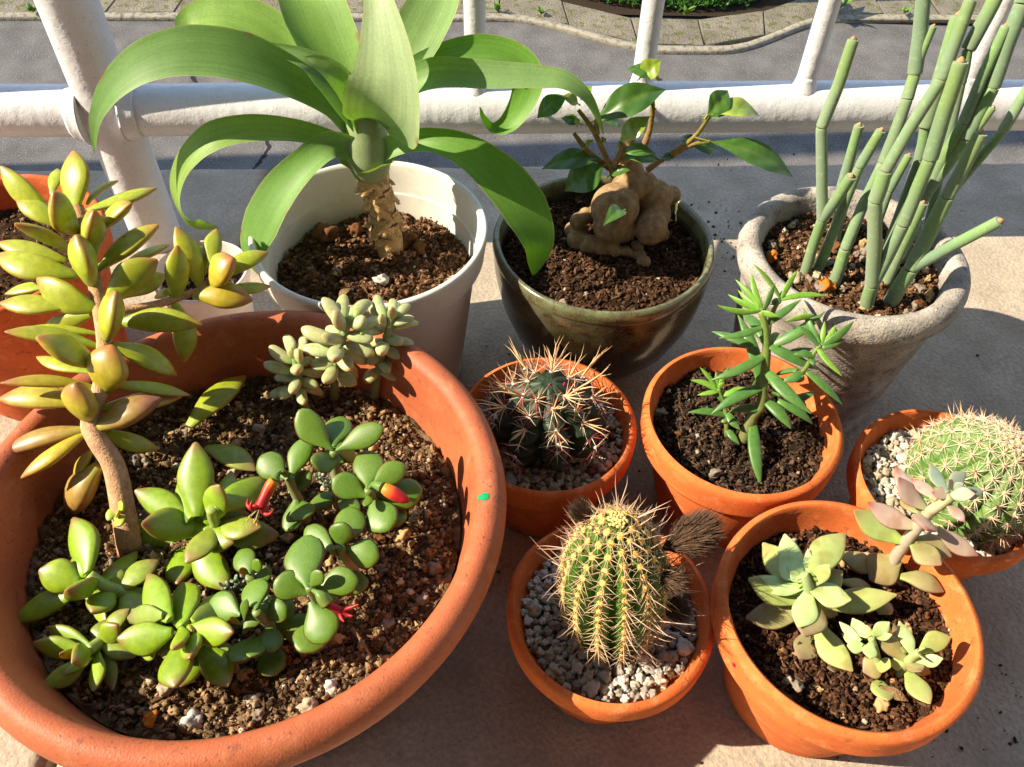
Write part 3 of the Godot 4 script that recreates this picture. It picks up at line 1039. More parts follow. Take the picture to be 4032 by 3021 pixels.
func pots() -> void:
	# large clay-coloured planter with a heavy rolled lip
	var p := [[0.098, 0.0], [0.101, 0.002], [0.107, 0.02], [0.126, 0.1], [0.1302, 0.113], [0.1335, 0.1165]]
	for k in 15:
		var a := lerpf(-1.25, 2.5, k / 14.0)
		p.append([0.1405 + 0.0098 * cos(a), 0.1365 + 0.0125 * sin(a)])
	p.append_array([[0.1302, 0.134], [0.1285, 0.124], [0.122, 0.095], [0.112, 0.05], [0.104, 0.01], [0.0005, 0.008]])
	pot("planter", BIG, p, M.clay_dark, "large round terracotta planter with thick rolled lip full of mixed succulents", "", 0.0009, -1, 180)
	# white plastic pot
	p = [[0.063, 0.0], [0.0635, 0.0015], [0.064, 0.004], [0.0775, 0.1235], [0.0776, 0.1238], [0.0776, 0.1238], [0.0835, 0.1245], [0.0848, 0.126], [0.0862, 0.138], [0.0878, 0.1465], [0.0873, 0.149], [0.0858, 0.1502], [0.0835, 0.1496], [0.0822, 0.147], [0.0812, 0.14], [0.076, 0.1], [0.066, 0.02], [0.062, 0.008], [0.0005, 0.008]]
	pot("plastic_pot", WHITE, p, M.plastic, "cream white plastic pot with banded rim holding the broad leaved agave", "", 0.0001, -1, 128)
	# glazed tea bowl, slightly out of round
	p = [[0.036, 0.0], [0.04, 0.0004], [0.0415, 0.002], [0.041, 0.007], [0.046, 0.011], [0.058, 0.021], [0.071, 0.041], [0.0795, 0.065], [0.0823, 0.08], [0.0834, 0.087], [0.0843, 0.094], [0.0849, 0.101], [0.0852, 0.107], [0.0853, 0.112]]
	var bowl := thing("glazed_bowl", BOWL, "dark olive and brown glazed ceramic bowl holding the bonsai fig", "bowl")
	p.append_array([[0.0855, 0.1185], [0.0806, 0.1185], [0.0802, 0.112], [0.0782, 0.085], [0.068, 0.045], [0.05, 0.02], [0.0005, 0.014]])
	var bs := lathe(p, 120, 0.0022, 3.0)
	for k in bs.v.size():
		# celadon glaze poured over the lip, ending in ragged runs above bare iron brown
		var q: Vector3 = bs.v[k]
		var an := atan2(q.z, q.x)
		var run := 0.088 + 0.022 * wob.get_noise_2d(cos(an) * 150, sin(an) * 150) + 0.008 * wob.get_noise_2d(cos(an) * 900, sin(an) * 900 + 50)
		var iron := Color(0.045, 0.034, 0.022).lerp(Color(0.07, 0.062, 0.038), clampf(0.5 + 1.3 * wob.get_noise_3d(q.x * 2500, q.y * 2500, q.z * 2500), 0, 1))
		bs.c[k] = iron.lerp(Color(0.125, 0.135, 0.112), smoothstep(run - 0.006, run + 0.006, q.y))
	put("bowl_body", build(bs), M.glaze, bowl)
	p = [[0.0858, 0.1145], [0.0866, 0.118], [0.0864, 0.1222], [0.085, 0.1248], [0.083, 0.1254], [0.0812, 0.1242], [0.0802, 0.121], [0.0796, 0.114]]
	put("bowl_lip", build(lathe(p, 120, 0.0022, 3.0, Color.WHITE, false)), M.glaze_lip, bowl)
	# weathered concrete pot
	p = [[0.056, 0.0], [0.058, 0.001], [0.0592, 0.004], [0.0682, 0.075], [0.074, 0.118], [0.0758, 0.123]]
	for k in 13:
		var a := lerpf(-1.1, 2.5, k / 12.0)
		p.append([0.0738 + 0.009 * cos(a), 0.1395 + 0.0125 * sin(a)])
	p.append_array([[0.0645, 0.138], [0.063, 0.128], [0.058, 0.08], [0.053, 0.012], [0.0005, 0.012]])
	pot("concrete_pot", GRAY, p, M.lime, "weathered grey white concrete pot with thick rim under the jointed stems", "", 0.0018, -1, 128)
	clay_pot(DARK, 0.0623, 0.088, "small clay pot holding the dark green spiny cactus", M.clay)
	clay_pot(NEEDLE, 0.0676, 0.1, "clay pot with dark moist soil under the needle leaved shrub", M.clay)
	clay_pot(GOLD, 0.0613, 0.085, "clay pot holding the ribbed golden spined cactus in front", M.clay)
	var g := clay_pot(GHOST, 0.073, 0.108, "widest small clay pot with pale rosettes and a red paint spot", M.clay)
	clay_pot(PALE, 0.062, 0.085, "clay pot cut by the right picture edge holding the pale green cactus", M.clay)
	p = [[0.058, 0.0], [0.06, 0.002], [0.075, 0.11], [0.076, 0.114], [0.076, 0.114], [0.0815, 0.1145], [0.0835, 0.117], [0.085, 0.136], [0.084, 0.1393], [0.0815, 0.14], [0.079, 0.1385], [0.0775, 0.13], [0.073, 0.1], [0.06, 0.01], [0.0005, 0.01]]
	pot("clay_pot", LEFT, p, M.clay_old, "stained orange clay pot at the left edge behind the golden sedum", "unglazed clay pots", 0.0004)
	p = [[0.026, 0.0], [0.028, 0.001], [0.0362, 0.078], [0.0362, 0.078], [0.0385, 0.0785], [0.0388, 0.084], [0.0375, 0.0855], [0.036, 0.085], [0.0345, 0.07], [0.027, 0.006], [0.0005, 0.006]]
	pot("plastic_pot", TINY, p, M.plastic_pink, "small pinkish white plastic pot beside the railing post", "", 0.0001, -1, 72)
	# paint spots
	spot(get_node("planter"), 0.0, 0.0098, 0.0125, 0.1405, 0.1365, [1.55, 2.2], 0.0025, Color(0.01, 0.25, 0.1))
	spot(g, 2.72, 0.0, 0.0, 0.0733, 0.0, [0.0955, 0.0985], 0.0012, Color(0.5, 0.01, 0.04))

# a dab of paint following the lip (an arc of radii a, b about r, y) or the upright band (a = 0: heights in span)
func spot(root: Node, angle: float, a: float, b: float, r: float, y: float, span: Array, half: float, c: Color) -> void:
	var s := shape()
	var rows := []
	var cols := []
	for k in 9:
		var u := k / 8.0
		var q: float = lerpf(span[0], span[1], u)
		var row := PackedVector3Array()
		for j in 9:
			var v := j / 4.0 - 1.0
			var w := half * v * (0.45 + 0.55 * sin(PI * clampf(u + 0.12, 0, 1))) * (1.0 + 0.25 * wob.get_noise_2d(u * 700, v * 300 + r * 900))
			var rr := r + (a + 0.0005) * cos(q) if a > 0 else r + 0.0004
			var yy := y + (b + 0.0005) * sin(q) if a > 0 else q
			var g := angle + w / rr
			row.append(Vector3(cos(g) * rr, yy, sin(g) * rr))
		rows.append(row)
		cols.append(c)
	skin(s, rows, cols, false)
	put("paint_spot", build(s), M.stain, root)

func soils() -> void:
	var a := soil(BIG + Vector3.UP * 0.105, 0.1235, "dry brown gritty soil in the large planter", Color(0.05, 0.03, 0.016), Color(0.28, 0.185, 0.1), 3, 24000, 1500, 80, 1.5)
	for q in [[Vector3(-0.156, 0.108, -0.146), 0.0048, M.pumice[2]], [Vector3(-0.178, 0.107, -0.146), 0.0042, M.orange_stone], [Vector3(-0.213, 0.108, -0.262), 0.0075, M.grey_stone], [Vector3(-0.203, 0.108, -0.255), 0.0045, M.pumice[4]], [Vector3(-0.1, 0.107, -0.155), 0.0045, M.pumice[1]], [Vector3(-0.09, 0.107, -0.165), 0.004, M.pumice[2]]]:
		pebble(a, q[0], q[1], q[2])
	a = soil(WHITE + Vector3.UP * 0.105, 0.0755, "lumpy reddish brown soil around the agave trunk", Color(0.045, 0.025, 0.014), Color(0.22, 0.12, 0.068), 8, 9000, 220, 14, 1.9, 0.006)
	for q in [[Vector3(-0.151, 0.115, -0.525), 0.0095, M.brown_stone], [Vector3(-0.086, 0.113, -0.52), 0.008, M.brown_stone], [Vector3(-0.101, 0.114, -0.472), 0.0052, M.pumice[2]], [Vector3(-0.076, 0.113, -0.512), 0.006, M.brown_stone], [Vector3(-0.128, 0.113, -0.532), 0.006, M.brown_stone]]:
		pebble(a, q[0], q[1], q[2])
	soil(BOWL + Vector3.UP * 0.106, 0.0800, "fine black soil in the glazed bowl", Color(0.018, 0.011, 0.008), Color(0.09, 0.048, 0.028), 12, 10000, 80, 6, 1.0, 0.006)
	a = soil(GRAY + Vector3.UP * 0.134, 0.0655, "coarse bark and pebble soil in the concrete pot", Color(0.03, 0.017, 0.01), Color(0.16, 0.085, 0.045), 17, 4500, 450, 70, 1.5)
	for q in [[Vector3(0.191, 0.137, -0.483), 0.0045, M.orange_stone], [Vector3(0.225, 0.137, -0.452), 0.0065, M.orange_stone], [Vector3(0.205, 0.137, -0.46), 0.005, M.pumice[1]]]:
		pebble(a, q[0], q[1], q[2])
	soil(NEEDLE + Vector3.UP * 0.083, 0.0595, "dark moist crumbly soil under the needle leaved shrub", Color(0.012, 0.009, 0.007), Color(0.075, 0.05, 0.034), 21, 9000, 70, 8, 1.5)
	soil(GHOST + Vector3.UP * 0.087, 0.0645, "red brown bark soil with white specks under the pale rosettes", Color(0.017, 0.01, 0.007), Color(0.115, 0.055, 0.03), 27, 8500, 130, 14, 1.4)
	soil(LEFT + Vector3.UP * 0.112, 0.0745, "dark empty soil in the pot at the left edge", Color(0.03, 0.018, 0.012), Color(0.11, 0.065, 0.035), 31, 1500, 200, 6, 1.0)
	soil(TINY + Vector3.UP * 0.07, 0.0345, "dark soil with white specks in the small pinkish pot", Color(0.014, 0.011, 0.009), Color(0.07, 0.05, 0.04), 35, 700, 260, 4, 1.0)
	gravel(DARK + Vector3.UP * 0.074, 0.0545, 0.0275, -0.001, 0.0, "beige pumice gravel around the dark green cactus", 190, [0, 1, 3, 1])
	gravel(GOLD + Vector3.UP * 0.07, 0.0535, 0.028, 0.003, 0.004, "white grey pumice gravel around the ribbed golden spined cactus", 200, [0, 2, 3, 2])
	gravel(PALE + Vector3.UP * 0.07, 0.054, 0.034, 0.006, -0.002, "cream white pumice gravel around the pale green cactus", 180, [0, 2, 2, 1])

# ------------------------------------------------------------------ succulents
func succulents() -> void:
	var g1 := Color(0.33, 0.46, 0.024)
	var g2 := Color(0.40, 0.46, 0.024)
	var gold := Color(0.5, 0.40, 0.03)
	var rust := Color(0.42, 0.17, 0.04)
	var lk := [["sedum", 0.62, 0.05, g1, g2, Color(0.4, 0.22, 0.035), Color(0.42, 0.25, 0.035), 0.72], ["sedum", 0.74, 0.05, Color(0.42, 0.42, 0.03), gold, rust, Color(0.46, 0.25, 0.04), 0.6], ["sedum", 0.92, 0.05, Color(0.36, 0.34, 0.035), Color(0.4, 0.26, 0.05), Color(0.22, 0.075, 0.06), Color(0.32, 0.14, 0.06), 0.5], ["round", 0.5, 0.0, Color(0.42, 0.55, 0.06), Color(0.45, 0.58, 0.07), Color(0.45, 0.58, 0.08), Color(0.45, 0.58, 0.08), 0.8]]
	grow("golden_sedum", T_golden, "tall leaning golden green sedum with fat pointed leaves and a side branch", "succulent", "", lk, M.leaf, [0.0072, 0.0066, 0.0058, 0.0052, 0.0048, 0.0044, 0.004, 0.0034], [Color(0.95, 0.7, 0.58), Color(1.0, 0.74, 0.6), Color(0.7, 0.5, 0.33)])
	var y1 := Color(0.225, 0.40, 0.014)
	var y2 := Color(0.26, 0.40, 0.016)
	var yl := [["sedum", 0.62, -0.05, y1, y2, Color(0.28, 0.17, 0.05), Color(0.3, 0.25, 0.04), 0.72], ["sedum", 0.5, 0.04, Color(0.25, 0.38, 0.03), Color(0.28, 0.36, 0.035), Color(0.3, 0.2, 0.07), Color(0.28, 0.24, 0.06), 0.6], ["sedum", 0.5, 0.0, y1, y2, rust, y2, 0.6], ["sedum", 0.5, -0.05, Color(0.34, 0.5, 0.06), Color(0.36, 0.5, 0.06), Color(0.36, 0.45, 0.1), Color(0.36, 0.46, 0.1), 0.75], ["sedum", 0.48, -0.03, Color(0.25, 0.38, 0.05), Color(0.27, 0.36, 0.06), Color(0.3, 0.24, 0.12), Color(0.28, 0.25, 0.09), 0.6]]
	var gr := "yellow green sedum rosettes in the large planter"
	var st := [0.004, 0.0036, 0.003]
	var sc := [Color(0.36, 0.46, 0.12), Color(0.36, 0.48, 0.1)]
	grow("sedum_rosette", T_sedum_mid, "largest yellow green sedum rosette, a brown scar on its middle leaf", "succulent", gr, yl, M.leaf, st, sc, 5)
	grow("sedum_rosette", T_sedum_left, "yellow green sedum rosette with long leaf reaching the planter's left wall", "succulent", gr, yl, M.leaf, st, sc, 5)
	grow("sedum_rosette", T_sedum_low, "small lime green sedum rosette lowest left in the large planter", "succulent", gr, yl, M.leaf, st, sc, 5)
	grow("sedum_rosette", T_sedum_front, "yellow green sedum rosette beside the spotted jade, nearest the planter's front", "succulent", gr, yl, M.leaf, st, sc, 5)
	var j1 := Color(0.11, 0.255, 0.014)
	var j2 := Color(0.165, 0.315, 0.026)
	var je := Color(0.15, 0.04, 0.03)
	var jl := [["round", 0.5, -0.05, j1, j2, j2, je, 0.95], ["round", 0.46, -0.04, Color(0.115, 0.25, 0.016), Color(0.165, 0.31, 0.028), Color(0.18, 0.29, 0.035), je, 0.9]]
	gr = "red edged round leaved succulents in the large planter"
	var js := [0.0032, 0.003, 0.0024]
	var jc := [Color(0.5, 0.4, 0.3), Color(0.42, 0.4, 0.22), Color(0.2, 0.32, 0.06)]
	grow("jade_rosette", T_jade_back, "jade rosette with long glossy leaves below the jelly bean stonecrop", "succulent", gr, jl, M.jade, js, jc, 2)
	grow("jade_rosette", T_jade_pair, "jade shoot carrying the open orange and red flower", "succulent", gr, jl, M.jade, js, jc, 2)
	grow("jade_rosette", T_jade_bud, "jade rosette carrying the closed red flower bud", "succulent", gr, jl, M.jade, js, jc, 2)
	grow("jade_rosette", T_jade_right, "bright jade shoot rightmost in the planter, with few leaves", "succulent", gr, jl, M.jade, js, jc, 2)
	grow("jade_rosette", T_jade_large, "jade rosette with the largest upright leaf and small red flower", "succulent", gr, jl, M.jade, js, jc, 2)
	grow("jade_rosette", T_jade_small, "smallest jade shoot between the large sedum rosette and big jade", "succulent", gr, jl, M.jade, js, jc, 2)
	grow("jade_rosette", T_jade_front, "crowded jade rosette with edge on leaves nearest the planter's front", "succulent", gr, jl, M.jade, js, jc, 2)
	var b1 := Color(0.30, 0.44, 0.17)
	var bl := [["bean", 0.86, 0.03, Color(0.36, 0.5, 0.12), Color(0.52, 0.57, 0.26), Color(0.62, 0.42, 0.17), Color(0.52, 0.56, 0.26), 0.88]]
	gr = "jelly bean stonecrops in the large planter"
	grow("bean_stonecrop", T_bean_left, "shortest jelly bean stonecrop, left of the three", "succulent", gr, bl, M.bean, [0.003, 0.0027, 0.0022], [Color(0.2, 0.24, 0.1), b1])
	grow("bean_stonecrop", T_bean_mid, "tallest and fullest jelly bean stonecrop, middle of the three", "succulent", gr, bl, M.bean, [0.003, 0.0027, 0.0022], [Color(0.2, 0.24, 0.1), b1])
	grow("bean_stonecrop", T_bean_right, "slim jelly bean stonecrop leaning on the planter's back lip", "succulent", gr, bl, M.bean, [0.003, 0.0027, 0.0022], [Color(0.2, 0.24, 0.1), b1])
	var n1 := Color(0.085, 0.215, 0.045)
	var nl := [["needle", 0.62, 0.07, Color(0.11, 0.26, 0.05), n1, Color(0.1, 0.22, 0.04), Color(0.12, 0.25, 0.06), 0.8], ["needle", 0.6, 0.04, Color(0.2, 0.42, 0.05), Color(0.19, 0.4, 0.045), Color(0.2, 0.4, 0.05), Color(0.2, 0.4, 0.06), 0.8]]
	grow("needle_shrub", T_needle, "bright green small shrub with curved needle like leaves", "succulent", "", nl, M.needle, [0.0042, 0.0038, 0.0032, 0.0026, 0.0022], [Color(0.19, 0.2, 0.07), Color(0.17, 0.24, 0.06), Color(0.22, 0.34, 0.07)])
	var h1 := Color(0.30, 0.42, 0.14)
	var hl := [["ghost", 0.34, -0.06, Color(0.32, 0.46, 0.1), Color(0.36, 0.43, 0.13), Color(0.33, 0.3, 0.11), Color(0.36, 0.37, 0.12), 0.6], ["ghost", 0.36, -0.08, Color(0.45, 0.64, 0.2), Color(0.47, 0.62, 0.25), Color(0.5, 0.58, 0.25), Color(0.52, 0.6, 0.28), 0.7], ["ghost", 0.36, -0.05, Color(0.31, 0.34, 0.1), Color(0.34, 0.3, 0.13), Color(0.24, 0.17, 0.1), Color(0.25, 0.17, 0.1), 0.6], ["ghost", 0.32, -0.05, Color(0.36, 0.36, 0.18), Color(0.45, 0.34, 0.26), Color(0.34, 0.1, 0.09), Color(0.36, 0.1, 0.1), 0.75], ["ghost", 0.34, -0.06, Color(0.27, 0.36, 0.22), Color(0.26, 0.33, 0.24), Color(0.34, 0.18, 0.18), Color(0.33, 0.2, 0.18), 0.82]]
	gr = "pale powdery rosettes in the widest small clay pot"
	grow("ghost_rosette", T_ghost_large, "largest pale green rosette with broad olive lower leaves", "succulent", gr, hl, M.ghost, [0.004, 0.0036, 0.0022], [Color(0.3, 0.36, 0.16), Color(0.34, 0.46, 0.18)], 4)
	grow("ghost_rosette", T_ghost_small, "tiny mint green rosette pressed against the mid sized one", "succulent", gr, hl, M.ghost, [0.0022, 0.002], [Color(0.3, 0.36, 0.16), Color(0.34, 0.46, 0.18)])
	grow("ghost_rosette", T_ghost_mid, "mid sized mint green rosette nearest the pot's front right", "succulent", gr, hl, M.ghost, [0.0024, 0.0022], [Color(0.3, 0.36, 0.16), Color(0.34, 0.46, 0.18)])
	grow("ghost_rosette", T_ghost_tall, "long pinkish stem of dusky red edged leaves leaning over the pot rim", "succulent", gr, hl, M.ghost, [0.0036, 0.0034, 0.0032, 0.003, 0.0026], [Color(0.35, 0.29, 0.2), Color(0.42, 0.36, 0.27), Color(0.36, 0.38, 0.2)])
	# leaves that have dropped
	var lab := [["fallen dull green leaf on soil right of the golden sedum stem", lk[0], "succulent leaves dropped on soil"], ["fallen grey olive leaf behind the largest sedum rosette", yl[1], ""], ["dark fallen leaf beside the tall pinkish stem", hl[2], ""], ["brown pink fallen leaf under the leaning stem's right side", hl[2], ""], ["short brown fallen leaf behind the largest pale rosette", hl[2], ""], ["small dim fallen leaf in the pot's middle shade", hl[2], ""]]
	for k in T_fallen.size():
		var t: Array = T_fallen[k]
		var q: Array = lab[k][1]
		var s := shape()
		leaf(s, Vector3(0, 0.003, 0), v3(t, 3) + Vector3(0, 0.003, 0), t[6] * U, 0.5, Vector3.UP, 0.06, q[0], tint(q[3]), tint(q[4]), tint(q[5]), tint(q[6]), q[7])
		var o := put("fallen_leaf", build(s), M.leaf if k < 2 else M.ghost, self, Transform3D(Basis.IDENTITY, v3(t)))
		tag(o, lab[k][0], "fallen leaf", "succulent leaves dropped on soil")
	# bead leaved stonecrops, three little tangles
	for q in [[Vector3(-0.1095, 0.106, -0.292), "tiny blue green bead stonecrop under the jelly bean stems", 0.010, 5], [Vector3(-0.066, 0.106, -0.265), "tiny bead stonecrop with bluish tip behind the closed red bud", 0.014, 6], [Vector3(-0.142, 0.106, -0.215), "grey green bead stonecrop tangled beneath the open flower", 0.012, 7]]:
		var root := thing("bead_stonecrop", q[0], q[1], "succulent", "tiny bead leaved stonecrops in the large planter")
		for k in q[3]:
			var a := rng.randf() * TAU
			var foot: Vector3 = Vector3(cos(a), 0, sin(a)) * rng.randf() * q[2] * 0.8
			var top: Vector3 = foot + Vector3(rng.randf_range(-0.006, 0.006), rng.randf_range(0.008, 0.015), rng.randf_range(-0.006, 0.006))
			var s := shape()
			tube(s, [foot, foot.lerp(top, 0.5) + Vector3(0.001, 0, 0.001), top], [0.0007, 0.0005], [Color(0.3, 0.25, 0.2)], 5)
			put("stem", build(s), M.bark, root)
			for j in 9:
				var t := 0.35 + 0.65 * j / 8.0
				var b: float = j * 2.4 + k
				var d := Vector3(cos(b), 0.5 + t * 0.7, sin(b)).normalized()
				var p: Vector3 = foot.lerp(top, t)
				s = shape()
				leaf(s, p, p + d * rng.randf_range(0.0032, 0.0048), rng.randf_range(0.0018, 0.0026), 0.8, Vector3.UP, 0.0, "bean", tint(Color(0.2, 0.33, 0.18)), tint(Color(0.26, 0.38, 0.24)), Color(0.34, 0.38, 0.26), Color(0.3, 0.38, 0.27), 0.9, 7)
				put("leaf", build(s), M.bean, root)
	flowers()

func flowers() -> void:
	var red := Color(0.5, 0.018, 0.022)
	var orange := Color(0.85, 0.2, 0.02)
	var yellow := Color(0.85, 0.42, 0.04)
	var green := Color(0.15, 0.27, 0.05)
	var o := thing("flower", v3(T_flower_open[2]), "open orange and red tubular flower with curled petals over the sedum rosette", "flower", "red flowers of the jade plants")
	var q := []
	for p in T_flower_open:
		q.append(v3(p) - o.position)
	var s := shape()
	tube(s, smooth_path([q[0], q[1], q[2]], 5), [0.0009, 0.0012, 0.003], [green], 8)
	put("calyx", build(s), M.petal, o)
	s = shape()
	tube(s, smooth_path([q[2], q[3], q[4]], 5), [0.0026, 0.0033, 0.0032, 0.0029, 0.0036], [yellow, orange, Color(0.8, 0.07, 0.03), red, red], 14)
	put("tube", build(s), M.petal, o)
	var d: Vector3 = (q[4] - q[3]).normalized()
	var side := d.cross(Vector3(0, 0.6, 0.8)).normalized()
	for k in 4:
		var out := (side * cos(k * 1.65 + 0.3) + d.cross(side) * sin(k * 1.65 + 0.3)).normalized()
		s = shape()
		var e: Vector3 = q[4]
		tube(s, smooth_path([e + out * 0.0024, e + out * 0.0052 + d * 0.002, e + out * 0.0078 + d * 0.0008, e + out * 0.0086 - d * 0.0022], 4), [0.0016, 0.0014, 0.001, 0.0003], [red * 1.1, red, red * 0.8], 7)
		put("petal", build(s), M.petal, o)
	for k in 7:
		s = shape()
		var e: Vector3 = q[4]
		var t := e + d * rng.randf_range(0.005, 0.0085) + side * rng.randf_range(-0.0035, 0.0035) + d.cross(side) * rng.randf_range(-0.002, 0.002)
		tube(s, [e, e.lerp(t, 0.6), t], [0.0003, 0.00022], [Color(0.6, 0.5, 0.2)], 4)
		tube(s, [t, t + d * 0.0007, t + d * 0.0015], [0.0002, 0.0007, 0.0003], [Color(0.7, 0.45, 0.04)], 5)
		put("stamen", build(s), M.petal, o)
	o = thing("flower", v3(T_flower_bud[2]), "closed red flower bud with yellow base on the jade rosette", "flower", "red flowers of the jade plants")
	q = []
	for p in T_flower_bud:
		q.append(v3(p) - o.position)
	s = shape()
	tube(s, smooth_path([q[0], q[1], q[2]], 5), [0.0008, 0.0012, 0.0028, 0.0032], [green], 8)
	put("calyx", build(s), M.petal, o)
	s = shape()
	tube(s, smooth_path([q[2], q[2].lerp(q[3], 0.3), q[2].lerp(q[3], 0.65), q[3]], 5), [0.0028, 0.0037, 0.0040, 0.0037, 0.0028, 0.0006], [yellow, orange, red, red, red], 9)
	put("bud", build(s), M.petal, o)
	o = thing("flower", v3(T_flower_small[2]), "small fading red flower below the largest jade leaf", "flower", "red flowers of the jade plants")
	q = []
	for p in T_flower_small:
		q.append(v3(p) - o.position)
	s = shape()
	tube(s, smooth_path([q[0], q[1], q[2]], 5), [0.0009, 0.0014, 0.0034, 0.0036], [green, green, Color(0.25, 0.3, 0.06)], 8)
	put("calyx", build(s), M.petal, o)
	s = shape()
	tube(s, smooth_path([q[2], q[2].lerp(q[3], 0.6), q[3]], 4), [0.0024, 0.0022, 0.0022], [red, red * 0.7], 9)
	put("tube", build(s), M.petal, o)
	for e in [Vector3(0.009, 0.003, -0.001), Vector3(0.002, -0.002, 0.006), Vector3(0.006, -0.002, 0.003)]:
		s = shape()
		tube(s, smooth_path([q[3], q[3] + e * 0.6, q[3] + e + Vector3(0.001, 0.002, 0)], 4), [0.0016, 0.0012, 0.0004], [red * 0.6, red * 0.8], 7)
		put("petal", build(s), M.petal, o)

func agave() -> void:
	var at := v3(T_agave.at)
	var root := thing("agave", at, "broad leaved spineless agave on a short papery trunk in the white pot", "agave")
	var pts := []
	for p in T_agave.trunk:
		pts.append(v3(p))
	pts[0] = pts[0] - Vector3(0, 0.012, 0)
	var s := shape()
	tube(s, smooth_path(pts, 8), [0.0125, 0.0115, 0.0108, 0.0118, 0.0145], [Color(0.8, 0.64, 0.47), Color(0.95, 0.78, 0.56), Color(0.95, 0.8, 0.58)], 30, 0.4, 2.0)
	put("trunk", build(s), M.husk, root)
	# dried leaf bases peeling from the trunk
	for k in 46:
		var t := rng.randf_range(0.18, 1.0)
		var sp := smooth_path(pts, 8)
		var c: Vector3 = sp[int(t * (sp.size() - 1))]
		var a := rng.randf() * TAU
		var d := Vector3(cos(a), 0, sin(a))
		var w: Vector3 = Vector3.UP.cross(d) * rng.randf_range(0.004, 0.008)
		var rows := []
		var cols := []
		for j in 6:
			var u := j / 5.0
			var p := c + d * (0.0112 + 0.0045 * u * u) + Vector3.UP * (0.003 - rng.randf_range(0.008, 0.011) * u)
			var ww := w * (1.0 - 0.7 * u * u)
			rows.append(PackedVector3Array([p - ww - d * 0.002, p - ww * 0.4 + d * 0.0007 * sin(j * 3.0), p + ww * 0.3, p + ww - d * 0.002]))
			cols.append(Color(0.95, 0.76, 0.53) * rng.randf_range(0.6, 1.1))
		s = shape()
		skin(s, rows, cols, false)
		put("papery_scale", build(s), M.husk, root)
	# the green bulb of leaf bases
	s = shape()
	var top: Vector3 = pts[-1]
	tube(s, smooth_path([top + Vector3(0.001, -0.004, 0), top.lerp(Vector3.ZERO, 0.3), Vector3(0, 0.0, 0), Vector3(-0.001, 0.02, -0.003), Vector3(-0.002, 0.045, -0.006)], 6), [0.0125, 0.0142, 0.0158, 0.0168, 0.0156, 0.012, 0.004], [Color(0.46, 0.5, 0.26), Color(0.44, 0.55, 0.27), Color(0.4, 0.54, 0.24)], 24)
	put("leaf_base", build(s), M.agave, root)
	for k in 3:
		s = shape()
		var a := 0.6 + k * 1.9
		var d := Vector3(sin(a), 0, cos(a))
		var x := Vector3.UP.cross(d)
		var rows := []
		var cols := []
		for j in 9:
			var u := j / 8.0
			var row := PackedVector3Array()
			for i in 9:
				var b := (i / 8.0 - 0.5) * 2.2 * (1.0 - 0.25 * u)
				row.append(top.lerp(Vector3.ZERO, u * 1.2) + (d * cos(b) + x * sin(b)) * (0.0142 + 0.0075 * u * u) - Vector3.UP * 0.006 * absf(b) * u + Vector3.UP * 0.002)
			rows.append(row)
			cols.append(Color(0.5, 0.5, 0.28).lerp(Color(0.44, 0.56, 0.25), u))
		skin(s, rows, cols, false)
		put("sheath", build(s), M.agave, root)
	var faces := [Vector3(0.05, 0.7, 0.7), Vector3(0.15, 0.85, 0.5), Vector3(0.3, 0.6, 0.7), Vector3(0.3, 0.6, 0.7), Vector3(0.25, 0.4, 0.88), Vector3(0.0, 0.35, 0.93), Vector3(-0.3, 0.4, 0.87), Vector3(-0.1, 0.85, 0.5), Vector3(-0.05, 0.75, 0.66), Vector3(0.35, 0.65, 0.67), Vector3(-0.25, 0.75, 0.6), Vector3(-0.35, 0.55, 0.75)]
	var trough := [[0.5, 0.10], [0.5, 0.2], [0.7, 0.5], [0.7, 0.5], [0.55, 0.35], [0.4, 0.2], [0.5, 0.25], [0.4, 0.15], [0.45, 0.12], [0.4, 0.05], [0.4, 0.1], [0.5, 0.08]]
	for k in T_agave.straps.size():
		s = shape()
		var c0 := Color(0.27, 0.43, 0.17)
		var c1: Color = [Color(0.237, 0.426, 0.129), Color(0.284, 0.483, 0.099), Color(0.284, 0.455, 0.179), Color(0.34, 0.5, 0.16), Color(0.284, 0.483, 0.119), Color(0.44, 0.56, 0.3), Color(0.266, 0.434, 0.139), Color(0.189, 0.406, 0.0595), Color(0.266, 0.444, 0.158), Color(0.189, 0.395, 0.0595), Color(0.322, 0.502, 0.119), Color(0.228, 0.444, 0.099)][k]
		sheet(s, T_agave.straps[k], faces[k].normalized(), trough[k][0], trough[k][1], c0, c1, Color(0.5, 0.55, 0.22), k * 7.3, Vector3(0.86, 0, 0.5) if k == 5 else Vector3.ZERO)
		put("leaf", build(s), M.agave, root)

